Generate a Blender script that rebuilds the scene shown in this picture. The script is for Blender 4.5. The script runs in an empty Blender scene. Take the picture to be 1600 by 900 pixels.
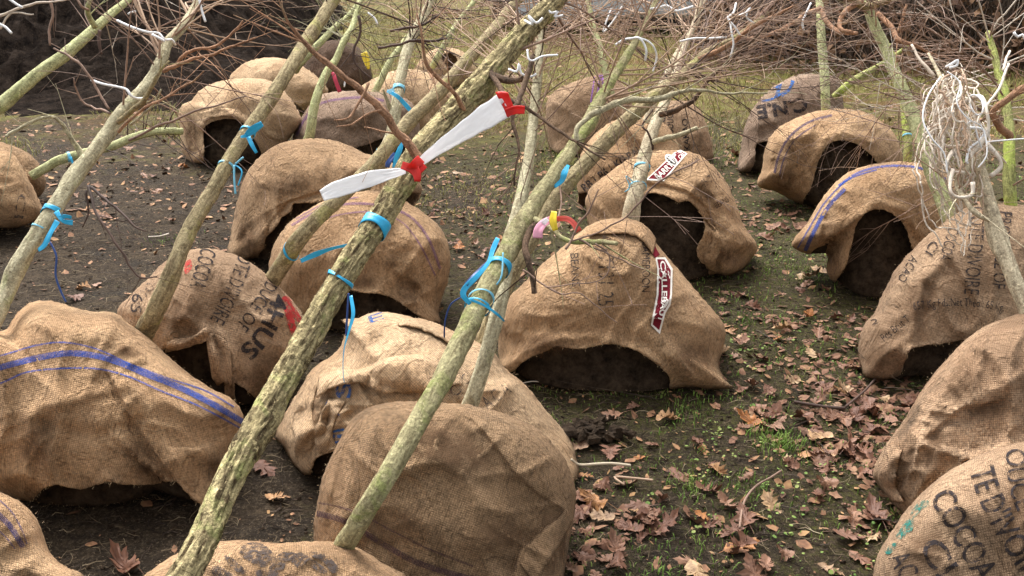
import bpy, bmesh, math, random
import numpy as np
from mathutils import Vector, Matrix, noise
from mathutils.geometry import delaunay_2d_cdt
random.seed(7); rng = np.random.default_rng(7)
R = math.radians
sc = bpy.context.scene
COL = sc.collection

# ------------------------------------------------------------ camera
CAMH, PITCH, FPX = 1.75, R(20), 1500.0
cam = bpy.data.cameras.new('camera'); camo = bpy.data.objects.new('camera', cam); COL.objects.link(camo)
camo.location = (0, 0, CAMH); camo.rotation_euler = (R(90) - PITCH, 0, 0)
cam.sensor_width = 36.0; cam.lens = 36.0 * FPX / 1600.0
cam.clip_start = 0.05; cam.clip_end = 600
sc.camera = camo
# ------------------------------------------------------------ light
SUN_EL, SUN_AZ = 58, -25      # azimuth measured from +Y towards +X, of where the light comes from
w = bpy.data.worlds.new('World'); sc.world = w; w.use_nodes = True
nt = w.node_tree; nt.nodes.clear()
sky = nt.nodes.new('ShaderNodeTexSky'); sky.sky_type = 'NISHITA'; sky.sun_disc = False
sky.sun_elevation = R(SUN_EL); sky.sun_rotation = R(SUN_AZ); sky.dust_density = 6; sky.air_density = 1.0
hs = nt.nodes.new('ShaderNodeHueSaturation'); hs.inputs['Saturation'].default_value = 0.12
bg = nt.nodes.new('ShaderNodeBackground'); bg.inputs['Strength'].default_value = 0.15
wo = nt.nodes.new('ShaderNodeOutputWorld')
nt.links.new(sky.outputs[0], hs.inputs['Color']); nt.links.new(hs.outputs[0], bg.inputs['Color']); nt.links.new(bg.outputs[0], wo.inputs['Surface'])
sun = bpy.data.lights.new('sun', 'SUN'); sun.energy = 1.5; sun.angle = R(36); sun.color = (1.0, 0.98, 0.95)
so = bpy.data.objects.new('sun', sun); COL.objects.link(so)
sd = Vector((math.sin(R(SUN_AZ)) * math.cos(R(SUN_EL)), math.cos(R(SUN_AZ)) * math.cos(R(SUN_EL)), math.sin(R(SUN_EL))))
so.rotation_euler = sd.to_track_quat('Z', 'Y').to_euler()
vs = sc.view_settings; vs.view_transform = 'Standard'; vs.look = 'None'; vs.gamma = 1; vs.use_curve_mapping = False
vs.exposure = 1.28

# ------------------------------------------------------------ space helpers
F = Vector((0, math.cos(PITCH), -math.sin(PITCH))); U = Vector((0, math.sin(PITCH), math.cos(PITCH))); X = Vector((1, 0, 0))
C0 = Vector((0, 0, CAMH))
def P(px, py, d):
    return C0 + (F + X * ((px - 800) / FPX) + U * ((450 - py) / FPX)) * d
def gd(py):
    k = math.sin(PITCH) - (450 - py) / FPX * math.cos(PITCH)
    return CAMH / k if k > 0.01 else 200.0
def G(px, py, z=0.0):
    p = P(px, py, gd(py)); return Vector((p.x, p.y, z))

LOC = {}
def mesh(name, verts, faces, mat, parent=None, loc=None, uv=None, smooth=True, col=None):
    me = bpy.data.meshes.new(name)
    base = Vector((0, 0, 0))
    if parent is not None: base = LOC[parent.name]
    elif loc is not None: base = Vector(loc)
    V = np.asarray([tuple(v) for v in verts] if not isinstance(verts, np.ndarray) else verts, dtype=float)
    V = V - np.array(base)
    me.from_pydata(V.tolist(), [], faces if isinstance(faces, list) else faces.tolist())
    if uv is not None:
        ul = me.uv_layers.new(name='UVMap')
        li = np.empty(len(me.loops), dtype=np.int32); me.loops.foreach_get('vertex_index', li)
        uva = np.asarray(uv, dtype=float)[li]
        ul.data.foreach_set('uv', uva.ravel())
    if smooth: me.polygons.foreach_set('use_smooth', [True] * len(me.polygons))
    me.materials.append(mat)
    o = bpy.data.objects.new(name, me); COL.objects.link(o)
    if parent is not None: o.parent = parent
    elif loc is not None: o.location = base
    LOC[o.name] = base
    me.update()
    return o
def tag(o, label=None, cat=None, group=None, kind=None):
    if label: o['label'] = label
    if cat: o['category'] = cat
    if group: o['group'] = group
    if kind: o['kind'] = kind
    return o
def empty(name, loc, label, cat, group=None):
    o = bpy.data.objects.new(name, None); COL.objects.link(o); o.location = loc; o.empty_display_size = 0.1
    LOC[o.name] = Vector(loc); return tag(o, label, cat, group)

def catmull(pts, closed, step, key=2):
    """resample a polyline of tuples through a Catmull-Rom curve; spacing measured on the first `key` values"""
    a = np.array(pts, float); n = len(a); out = []
    segs = n if closed else n - 1
    for i in range(segs):
        if closed: p0, p1, p2, p3 = a[(i - 1) % n], a[i], a[(i + 1) % n], a[(i + 2) % n]
        else: p0, p1, p2, p3 = a[max(i - 1, 0)], a[i], a[i + 1], a[min(i + 2, n - 1)]
        L = np.linalg.norm((p2 - p1)[:key]); m = max(1, int(round(L / step)))
        for k in range(m):
            t = k / m
            out.append(0.5 * ((2 * p1) + (-p0 + p2) * t + (2 * p0 - 5 * p1 + 4 * p2 - p3) * t * t + (-p0 + 3 * p1 - 3 * p2 + p3) * t ** 3))
    if not closed: out.append(a[-1])
    return np.array(out)

# ------------------------------------------------------------ materials
class N:
    def __init__(s, name):
        s.m = bpy.data.materials.new(name); s.m.use_nodes = True; s.t = s.m.node_tree; s.t.nodes.clear()
        s.out = s.n('ShaderNodeOutputMaterial'); s.b = s.n('ShaderNodeBsdfPrincipled'); s.l(s.b.outputs[0], s.out.inputs['Surface'])
        s.tc = s.n('ShaderNodeTexCoord')
    def n(s, t, **k):
        x = s.t.nodes.new(t)
        for a, b in k.items(): setattr(x, a, b)
        return x
    def l(s, a, b): s.t.links.new(a, b)
    def mapping(s, src, scale=(1, 1, 1), loc=(0, 0, 0), rot=(0, 0, 0)):
        m = s.n('ShaderNodeMapping'); m.inputs['Scale'].default_value = scale; m.inputs['Location'].default_value = loc; m.inputs['Rotation'].default_value = rot
        s.l(src, m.inputs['Vector']); return m.outputs[0]
    def noise(s, v, scale, detail=4, rough=0.6, dist=0):
        x = s.n('ShaderNodeTexNoise'); x.inputs['Scale'].default_value = scale; x.inputs['Detail'].default_value = detail
        x.inputs['Roughness'].default_value = rough; x.inputs['Distortion'].default_value = dist
        if v is not None: s.l(v, x.inputs['Vector'])
        return x.outputs['Fac']
    def ramp(s, f, stops, interp='LINEAR'):
        r = s.n('ShaderNodeValToRGB'); r.color_ramp.interpolation = interp
        e = r.color_ramp.elements
        while len(e) < len(stops): e.new(0.5)
        for i, (p, c) in enumerate(stops):
            e[i].position = p; e[i].color = (c, c, c, 1) if isinstance(c, (int, float)) else (*c, 1)
        s.l(f, r.inputs['Fac']); return r.outputs['Color']
    def mix(s, f, a, b, mode='MIX'):
        x = s.n('ShaderNodeMix', data_type='RGBA', blend_type=mode)
        for i, v in ((0, f), (6, a), (7, b)):
            if hasattr(v, 'is_linked') or isinstance(v, bpy.types.NodeSocket): s.l(v, x.inputs[i])
            else: x.inputs[i].default_value = v if i == 0 else (*v, 1)
        return x.outputs[2]
    def math(s, op, a, b=0.0):
        x = s.n('ShaderNodeMath', operation=op)
        for i, v in ((0, a), (1, b)):
            if isinstance(v, bpy.types.NodeSocket): s.l(v, x.inputs[i])
            else: x.inputs[i].default_value = v
        return x.outputs[0]
    def bump(s, h, strength, dist, prev=None):
        x = s.n('ShaderNodeBump'); x.inputs['Strength'].default_value = strength; x.inputs['Distance'].default_value = dist
        s.l(h, x.inputs['Height'])
        if prev is not None: s.l(prev, x.inputs['Normal'])
        return x.outputs[0]
    def fin(s, color, rough=0.9, normal=None, spec=0.2, **k):
        if isinstance(color, bpy.types.NodeSocket): s.l(color, s.b.inputs['Base Color'])
        else: s.b.inputs['Base Color'].default_value = (*color, 1)
        if isinstance(rough, bpy.types.NodeSocket): s.l(rough, s.b.inputs['Roughness'])
        else: s.b.inputs['Roughness'].default_value = rough
        s.b.inputs['Specular IOR Level'].default_value = spec
        if normal is not None: s.l(normal, s.b.inputs['Normal'])
        for a, v in k.items(): s.b.inputs[a.replace('_', ' ')].default_value = v
        return s.m

def jute(name, light, dark, dirt=0.5, seed=0, weave=1.0, stain=(0.10, 0.07, 0.045)):
    s = N(name); ob = s.mapping(s.tc.outputs['Object'], loc=(seed * 3.1, seed * 1.7, seed))
    uv = s.tc.outputs['UV']
    c = s.mix(s.ramp(s.noise(ob, 3.0, 5, 0.6, 0.6), [(0.32, 0.0), (0.68, 1.0)]), dark, light)
    st = s.ramp(s.noise(ob, 5.5, 6, 0.65, 0.3), [(0.50, 0.0), (0.72, dirt)])
    c = s.mix(st, c, stain)
    st2 = s.ramp(s.noise(ob, 28, 4, 0.6), [(0.60, 0.0), (0.76, dirt * 0.7)])
    c = s.mix(st2, c, stain)
    thr = s.noise(s.mapping(uv, scale=(60, 420, 1)), 1.0, 3, 0.7)
    thr2 = s.noise(s.mapping(uv, scale=(420, 60, 1), loc=(3, 5, 0)), 1.0, 3, 0.7)
    t = s.math('MULTIPLY', s.math('ADD', thr, thr2), 0.5)
    c = s.mix(0.9, c, s.ramp(t, [(0.36, 0.42), (0.50, 0.93), (0.60, 1.08)]), 'MULTIPLY')
    sl = s.noise(s.mapping(ob, scale=(1, 1, 1)), 85, 4, 0.75)
    c = s.mix(0.8, c, s.ramp(sl, [(0.36, 0.50), (0.56, 1.06)]), 'MULTIPLY')
    damp = s.ramp(s.noise(ob, 2.3, 4, 0.55, 1.0), [(0.50, 0.0), (0.64, 0.30 + 0.4 * dirt)])
    c = s.mix(damp, c, tuple(v * 0.75 for v in dark))
    gz = s.n('ShaderNodeSeparateXYZ'); s.l(s.tc.outputs['Object'], gz.inputs[0])
    mud = s.ramp(s.math('ADD', gz.outputs[2], s.math('MULTIPLY', s.noise(ob, 14, 5, .7), 0.12)), [(0.045, 0.75), (0.115, 0.0)])
    c = s.mix(mud, c, (0.10, 0.068, 0.042))
    wx = s.n('ShaderNodeTexWave'); wx.bands_direction = 'X'; wx.inputs['Scale'].default_value = 50; wx.inputs['Distortion'].default_value = 1.2; wx.inputs['Detail'].default_value = 2
    wy = s.n('ShaderNodeTexWave'); wy.bands_direction = 'Y'; wy.inputs['Scale'].default_value = 44; wy.inputs['Distortion'].default_value = 1.2; wy.inputs['Detail'].default_value = 2
    s.l(s.mapping(uv, rot=(0, 0, 0.35 + seed)), wx.inputs['Vector']); s.l(s.mapping(uv, rot=(0, 0, 0.35 + seed)), wy.inputs['Vector'])
    wv = s.math('MULTIPLY', wx.outputs['Fac'], wy.outputs['Fac'])
    c = s.mix(0.85 * weave, c, s.ramp(wv, [(0.0, 0.64), (0.32, 1.12)]), 'MULTIPLY')
    h = s.math('ADD', s.math('MULTIPLY', wv, 0.6), s.math('MULTIPLY', t, 2.0))
    n1 = s.bump(h, 0.9, 0.0045)
    def ridge(scale, dist, k):
        q = s.math('ABSOLUTE', s.math('SUBTRACT', s.noise(s.mapping(ob, scale=(1, 1, .6), rot=(.4, k, .3 + k)), scale, 3, 0.55, dist), 0.5)); return s.ramp(q, [(0.0, 1.0), (0.075, 0.0)], 'EASE')
    n2 = s.bump(ridge(5.5, 1.4, seed * .7), 0.5, 0.018, n1)
    n2 = s.bump(ridge(13, 1.0, seed * .4), 0.4, 0.008, n2)
    n2 = s.bump(s.noise(ob, 30, 5, 0.65, 0.5), 0.45, 0.006, n2)
    return s.fin(c, 0.97, n2, 0.05, Sheen_Weight=0.05, Sheen_Roughness=0.5)

def ink(name, colr, wear=0.45, scale=60):
    s = N(name)
    tr = s.n('ShaderNodeBsdfTransparent'); mx = s.n('ShaderNodeMixShader')
    f = s.noise(s.tc.outputs['Object'], scale, 5, 0.7)
    f2 = s.noise(s.tc.outputs['Object'], 300, 2, 0.7)
    f = s.math('ADD', s.math('MULTIPLY', f, 0.7), s.math('MULTIPLY', f2, 0.3))
    k = s.ramp(f, [(wear, 0.0), (wear + 0.09, 0.93)])
    s.fin(colr, 0.95, None, 0.05)
    s.l(k, mx.inputs[0]); s.l(tr.outputs[0], mx.inputs[1]); s.l(s.b.outputs[0], mx.inputs[2]); s.l(mx.outputs[0], s.out.inputs['Surface'])
    return s.m

def woven(name, colr, wear=0.42):
    """coloured threads woven in: transparent between the threads"""
    s = N(name)
    tr = s.n('ShaderNodeBsdfTransparent'); mx = s.n('ShaderNodeMixShader')
    wx = s.n('ShaderNodeTexWave'); wx.bands_direction = 'X'; wx.inputs['Scale'].default_value = 85; wx.inputs['Distortion'].default_value = 3.0; wx.inputs['Detail'].default_value = 2
    s.l(s.tc.outputs['UV'], wx.inputs['Vector'])
    f = s.math('ADD', s.math('MULTIPLY', wx.outputs['Fac'], 0.45), s.math('MULTIPLY', s.noise(s.tc.outputs['Object'], 90, 4, 0.7), 0.6))
    k = s.ramp(f, [(wear - 0.03, 0.0), (wear + 0.13, 0.88)])
    s.fin(colr, 0.95, None, 0.05)
    s.l(k, mx.inputs[0]); s.l(tr.outputs[0], mx.inputs[1]); s.l(s.b.outputs[0], mx.inputs[2]); s.l(mx.outputs[0], s.out.inputs['Surface'])
    return s.m

def bark(name, base, dark, moss, amount=0.5, seed=0, stretch=1.0, bumpd=0.006):
    s = N(name); ob = s.mapping(s.tc.outputs['Object'], loc=(seed, seed * 2, 0)); uv = s.tc.outputs['UV']
    rid = s.noise(s.mapping(uv, scale=(60, 14 * stretch, 1), loc=(seed, 0, 0)), 1.0, 5, 0.65, 0.8)
    c = s.mix(s.ramp(rid, [(0.38, 0.0), (0.58, 1.0)]), dark, base)
    mo = s.ramp(s.noise(ob, 9, 6, 0.65, 0.5), [(0.62 - amount * 0.35, 0.0), (0.74 - amount * 0.3, 0.85)])
    c = s.mix(mo, c, moss)
    sp = s.ramp(s.noise(ob, 55, 4, 0.7), [(0.56, 0.0), (0.66, 0.7)])
    c = s.mix(sp, c, tuple(min(1, v * 1.6) for v in base))
    ring = s.ramp(s.noise(s.mapping(uv, scale=(3, 90, 1)), 1.0, 3, 0.7), [(0.60, 0.0), (0.68, 0.6)])
    c = s.mix(ring, c, dark)
    c = s.mix(s.ramp(s.noise(ob, 24, 5, 0.8), [(0.57, 0.0), (0.66, 0.75)]), c, tuple(v * .6 for v in dark))
    c = s.mix(1.0, c, s.ramp(s.noise(ob, 130, 4, 0.8), [(0.38, 0.65), (0.56, 1.2)]), 'MULTIPLY')
    h = s.math('ADD', rid, s.math('MULTIPLY', s.noise(ob, 70, 4, 0.7), 0.9))
    return s.fin(c, 0.92, s.bump(h, 0.9, bumpd), 0.15)

def plain(name, c, rough=0.8, var=0.25, scale=20, spec=0.2, bumpd=0.0, sub=0.0):
    s = N(name); f = s.noise(s.tc.outputs['Object'], scale, 4, 0.6)
    col = s.mix(f, tuple(v * (1 - var) for v in c), tuple(min(1, v * (1 + var)) for v in c))
    nn = s.bump(f, 0.8, bumpd) if bumpd else None
    return s.fin(col, rough, nn, spec)

def twigmat(name, a, b, spec=0.25):
    s = N(name); f = s.ramp(s.noise(s.tc.outputs['Object'], 2.2, 3, 0.6), [(0.38, 0.0), (0.62, 1.0)])
    c = s.mix(f, a, b)
    c = s.mix(s.ramp(s.noise(s.tc.outputs['Object'], 45, 3, 0.7), [(0.55, 0), (0.7, 0.6)]), c, (0.05, 0.035, 0.028))
    return s.fin(c, 0.7, None, spec)

J = {
 'gold':  jute('jute_golden', (0.731, 0.480, 0.274), (0.474, 0.286, 0.152), 0.45, 1),
 'light': jute('jute_pale', (0.803, 0.564, 0.347), (0.587, 0.377, 0.212), 0.30, 2),
 'tan':   jute('jute_tan', (0.659, 0.446, 0.279), (0.453, 0.289, 0.174), 0.45, 3),
 'brown': jute('jute_brown', (0.556, 0.363, 0.207), (0.360, 0.221, 0.120), 0.6, 4),
 'grey':  jute('jute_grey_brown', (0.484, 0.343, 0.241), (0.330, 0.221, 0.155), 0.55, 5),
 'dirty': jute('jute_soiled', (0.742, 0.500, 0.314), (0.433, 0.265, 0.155), 0.9, 6, stain=(0.08, 0.055, 0.035)),
 'dark':  jute('jute_dark', (0.196, 0.122, 0.082), (0.113, 0.069, 0.046), 0.6, 7),
}
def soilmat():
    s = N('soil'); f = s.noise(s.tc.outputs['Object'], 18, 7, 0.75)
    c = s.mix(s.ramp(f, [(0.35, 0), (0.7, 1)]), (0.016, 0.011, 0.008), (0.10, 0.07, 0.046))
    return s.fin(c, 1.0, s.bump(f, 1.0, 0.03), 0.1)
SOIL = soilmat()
FIBRE = plain('jute_fibre', (0.52, 0.38, 0.23), 0.9, 0.25, 30)
INK = ink('black_stencil_ink', (0.028, 0.024, 0.026), 0.40)
INKF = ink('faded_black_ink', (0.075, 0.06, 0.055), 0.45)
def stainmat():
    s = N('damp_earth_stain'); tr = s.n('ShaderNodeBsdfTransparent'); mx = s.n('ShaderNodeMixShader')
    at = s.n('ShaderNodeAttribute'); at.attribute_name = 'soft'
    f = s.math('MULTIPLY', s.ramp(s.noise(s.tc.outputs['Object'], 22, 6, .7), [(.30, 0), (.62, .75)]), at.outputs['Fac'])
    s.fin((0.12, 0.07, 0.04), .95, None, .05); s.l(f, mx.inputs[0]); s.l(tr.outputs[0], mx.inputs[1]); s.l(s.b.outputs[0], mx.inputs[2]); s.l(mx.outputs[0], s.out.inputs['Surface']); return s.m
STAIN = stainmat()
def stain(key, cx, cy, rx, ry, rot=0.0):
    S, o = SACKS[key]; V, Fc, A = [], [], []; n = 28; m = 7; poly = [tuple(p) for p in S.O]
    for j in range(m + 1):
        for k in range(n):
            a = 2 * math.pi * k / n; q = j / m * (1 + .22 * noise.noise(Vector((math.cos(a) * 1.4, math.sin(a) * 1.4, cx)))); x0 = math.cos(a) * q * rx; y0 = math.sin(a) * q * ry
            x = cx + x0 * math.cos(rot) - y0 * math.sin(rot); y = cy + x0 * math.sin(rot) + y0 * math.cos(rot); V.append(P(x, y, S.depth(x, y) - .005)); A.append(smooth01(1.25 - 1.25 * j / m) if inside(poly, x, y) else 0)
    for j in range(m):
        for k in range(n): Fc.append((j * n + k, j * n + (k + 1) % n, (j + 1) * n + (k + 1) % n, (j + 1) * n + k))
    ob = mesh('stain', V, Fc, STAIN, o); at = ob.data.attributes.new('soft', 'FLOAT', 'POINT'); at.data.foreach_set('value', A)
INKD = ink('dark_smudged_ink', (0.075, 0.055, 0.045), 0.37)
INKB = ink('blue_ink', (0.035, 0.10, 0.27), 0.42)
INKG = ink('green_ink', (0.03, 0.16, 0.13), 0.47)
INKR = ink('red_dye', (0.48, 0.05, 0.05), 0.44, 35)
MAROON = ink('maroon_print', (0.15, 0.012, 0.022), 0.32)
WHITEP = ink('white_print', (0.72, 0.68, 0.62), 0.30)
BLUEW = woven('blue_woven_threads', (0.012, 0.06, 0.29), 0.40)
NAVYW = woven('navy_woven_threads', (0.035, 0.035, 0.10), 0.42)
PURPW = woven('purple_woven_threads', (0.16, 0.08, 0.17), 0.47)
TW_RED = twigmat('red_brown_twig', (0.34, 0.22, 0.16), (0.16, 0.105, 0.08))
TW_GREY = twigmat('grey_tan_twig', (0.52, 0.365, 0.25), (0.30, 0.19, 0.13))
TW_DARK = twigmat('dark_twig', (0.10, 0.06, 0.045), (0.055, 0.037, 0.03))
TW_PALE = twigmat('pale_bleached_twig', (0.72, 0.64, 0.54), (0.50, 0.41, 0.32))
TW_GREEN = twigmat('olive_green_twig', (0.27, 0.26, 0.13), (0.17, 0.13, 0.07))
CORD = plain('white_cord', (0.80, 0.80, 0.80), 0.55, 0.08, 60)
def ribbonmat(name, c):
    s = N(name); f = s.noise(s.tc.outputs['Object'], 40, 3, 0.6)
    return s.fin(s.mix(f, tuple(v * 0.75 for v in c), c), 0.35, s.bump(f, 0.5, 0.004), 0.4)
RB = ribbonmat('blue_ribbon', (0.03, 0.42, 0.72)); RBD = ribbonmat('dark_blue_twine', (0.02, 0.06, 0.22)); RBL = ribbonmat('pale_blue_twine', (0.20, 0.55, 0.72))
def filmmat(name, c):
    s = N(name); f = s.noise(s.tc.outputs['Object'], 30, 3, 0.6); s.fin(c, .45, s.bump(f, .35, .006), .4)
    tl = s.n('ShaderNodeBsdfTranslucent'); tl.inputs[0].default_value = (*c, 1); mx = s.n('ShaderNodeMixShader'); mx.inputs[0].default_value = .42
    s.l(s.b.outputs[0], mx.inputs[1]); s.l(tl.outputs[0], mx.inputs[2]); s.l(mx.outputs[0], s.out.inputs['Surface']); return s.m
WHITE = filmmat('white_film', (0.93, 0.93, 0.94)); RED = filmmat('red_film', (0.75, 0.04, 0.03))
PINK = ribbonmat('pink_ribbon', (0.85, 0.38, 0.50)); YELLOW = ribbonmat('yellow_ribbon', (0.85, 0.62, 0.03)); CORAL = ribbonmat('coral_ribbon', (0.8, 0.12, 0.09)); CRIM = ribbonmat('crimson_ribbon', (0.5, 0.03, 0.07))

# ------------------------------------------------------------ ground
def ground_h(x, y):
    v = Vector((x, y, 0))
    return -0.020 + 0.012 * noise.noise(v * 2.1) + 0.011 * noise.noise(v * 6) + 0.007 * noise.noise(v * 17)
def smooth01(t): t = min(1, max(0, t)); return t * t * (3 - 2 * t)
def groundmat():
    s = N('muddy_ground'); ob = s.tc.outputs['Object']
    fine = s.noise(ob, 30, 8, 0.75); mid = s.noise(ob, 3.2, 6, 0.65, 0.4); big = s.noise(ob, 0.8, 4, 0.6, 0.4)
    c = s.mix(s.ramp(mid, [(0.35, 0), (0.65, 1)]), (0.038, 0.028, 0.018), (0.112, 0.081, 0.052))
    c = s.mix(s.ramp(fine, [(0.42, 0), (0.62, 0.75)]), c, (0.03, 0.022, 0.016))
    c = s.mix(s.ramp(s.noise(ob, 110, 3, 0.7), [(0.57, 0), (0.63, 0.8)]), c, (0.20, 0.15, 0.10))
    c = s.mix(s.ramp(s.noise(ob, 38, 4, 0.75, 1.0), [(0.56, 0), (0.62, 0.7)]), c, (0.155, 0.115, 0.078))
    c = s.mix(0.85, c, s.ramp(s.noise(ob, 75, 5, 0.85), [(0.36, 0.35), (0.52, 0.95), (0.66, 1.35)]), 'MULTIPLY')
    cl = s.n('ShaderNodeTexVoronoi'); cl.inputs['Scale'].default_value = 42; s.l(ob, cl.inputs['Vector'])
    c = s.mix(s.ramp(cl.outputs['Distance'], [(0.0, 0.55), (0.28, 0.0)]), c, (0.016, 0.011, 0.008))
    # streaky trampled mud
    stz = s.noise(s.mapping(ob, scale=(7, 30, 1), rot=(0, 0, 0.5)), 1.0, 5, 0.7)
    c = s.mix(s.ramp(stz, [(0.52, 0), (0.64, 0.6)]), c, (0.032, 0.024, 0.018))
    # moss and short grass: more to the right and far away
    sp = s.n('ShaderNodeSeparateXYZ'); s.l(ob, sp.inputs[0])
    gx = s.math('ADD', s.math('MULTIPLY', sp.outputs[0], 0.07), s.math('MULTIPLY', sp.outputs[1], 0.020))
    g = s.math('ADD', gx, s.math('MULTIPLY', big, 0.5)); g = s.math('ADD', g, s.math('MULTIPLY', s.noise(ob, 14, 5, 0.75), 0.45))
    mossf = s.ramp(g, [(0.50, 0), (0.62, 0.9)])
    mossf = s.math('MULTIPLY', mossf, s.ramp(s.noise(ob, 48, 6, 0.85), [(0.45, 0), (0.58, 0.9)]))
    c = s.mix(mossf, c, s.mix(s.noise(ob, 40, 3, .7), (0.055, 0.055, 0.016), (0.15, 0.15, 0.038)))
    far = s.ramp(s.math('ADD', s.math('ADD', s.math('MULTIPLY', sp.outputs[1], 0.05), s.math('MULTIPLY', big, 0.35)), s.math('MULTIPLY', s.noise(ob, 9, 5, .75), 0.35)), [(0.76, 0), (0.92, 0.9)])
    fc = s.mix(s.ramp(s.noise(ob, 5, 6, 0.75), [(0.4, 0), (0.6, 1)]), (0.19, 0.18, 0.045), (0.13, 0.085, 0.045)); fc = s.mix(s.ramp(s.noise(ob, 1.3, 3, 0.6), [(0.5, 0), (0.62, .7)]), fc, (0.17, 0.085, 0.035))
    c = s.mix(far, c, fc)
    n1 = s.bump(s.math('ADD', s.math('ADD', fine, s.math('MULTIPLY', s.noise(ob, 90, 5, .8), .5)), s.math('MULTIPLY', stz, 0.8)), 1.0, 0.035)
    ro = s.ramp(mid, [(0.3, 0.78), (0.5, 0.97)])
    return s.fin(c, ro, n1, 0.12)
def grid(xs, ys, hf):
    V = [(x, y, hf(x, y)) for y in ys for x in xs]; nx = len(xs)
    Fc = [(j * nx + i, j * nx + i + 1, (j + 1) * nx + i + 1, (j + 1) * nx + i) for j in range(len(ys) - 1) for i in range(nx - 1)]
    return V, Fc
def spaced(a, b, fine, c, d):
    mid = list(np.arange(a, b, fine)); hi = []; v = b; st = fine
    while v < d: hi.append(v); st *= 1.18; v += st
    lo = []; v = a - fine; st = fine
    while v > c: lo.append(v); st *= 1.18; v -= st
    return lo[::-1] + mid + hi
V, Fc = grid(spaced(-3.2, 3.6, 0.03, -160, 160), spaced(1.6, 7.5, 0.03, -20, 260), ground_h)
g = mesh('ground', V, Fc, groundmat()); tag(g, kind='structure')

def heapmat():
    s = N('dark_compost'); ob = s.tc.outputs['Object']
    f = s.noise(ob, 5, 8, 0.72, 0.5); c = s.mix(s.ramp(f, [(0.38, 0), (0.68, 1)]), (0.008, 0.006, 0.005), (0.055, 0.040, 0.031))
    c = s.mix(s.ramp(s.noise(ob, 60, 3, 0.7), [(0.62, 0), (0.7, 0.6)]), c, (0.13, 0.085, 0.05))
    return s.fin(c, 1.0, s.bump(s.math('ADD', f, s.math('MULTIPLY', s.noise(ob, 22, 5, .8), .5)), 1.0, 0.14), 0.02)
def heap_h(x, y):
    v = Vector((x, y, 0)); nn = noise.noise(v * 0.7) * 0.6
    a = smooth01((-2.2 - 0.12 * (y - 10) - x + nn) / 2.6); b = smooth01((y - 9.9 + nn * 0.8) / 7.0)
    lump = 0.10 * noise.noise(v * 2.3) + 0.16 * abs(noise.noise(v * 4)) + 0.10 * noise.noise(v * 9)
    return -0.06 + a * b * (1.9 + lump * 2.2) + min(1, a * b * 12) * (0.09 + lump * 0.7)
V, Fc = grid(list(np.arange(-22, -0.5, 0.09)), list(np.arange(9.3, 24, 0.09)), heap_h)
tag(mesh('dirt_mound', V, Fc, heapmat()), kind='structure')

# ------------------------------------------------------------ sacks draped over root balls
def inside(poly, x, y):
    c = False; n = len(poly); j = n - 1
    for i in range(n):
        xi, yi = poly[i]; xj, yj = poly[j]
        if (yi > y) != (yj > y) and x < (xj - xi) * (y - yi) / (yj - yi) + xi: c = not c
        j = i
    return c
def segdist(pts, x, y):
    best = 1e9
    for (ax, ay), (bx, by) in zip(pts[:-1], pts[1:]):
        dx, dy = bx - ax, by - ay; L = dx * dx + dy * dy
        t = 0 if L == 0 else max(0, min(1, ((x - ax) * dx + (y - ay) * dy) / L))
        d = math.hypot(x - ax - t * dx, y - ay - t * dy)
        if d < best: best = d
    return best

def segside(pts, x, y):
    best = 1e9; sg = 1; tt = 0; n = len(pts) - 1
    for i, ((ax, ay), (bx, by)) in enumerate(zip(pts[:-1], pts[1:])):
        dx, dy = bx - ax, by - ay; L = dx * dx + dy * dy; tr = ((x - ax) * dx + (y - ay) * dy) / L; t = max(0, min(1, tr))
        d = math.hypot(x - ax - t * dx, y - ay - t * dy)
        if d < best:
            best = d; sg = 1 if dx * (y - ay) - dy * (x - ax) > 0 else -1; tt = (i + tr) / n
    return best * sg, tt

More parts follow.
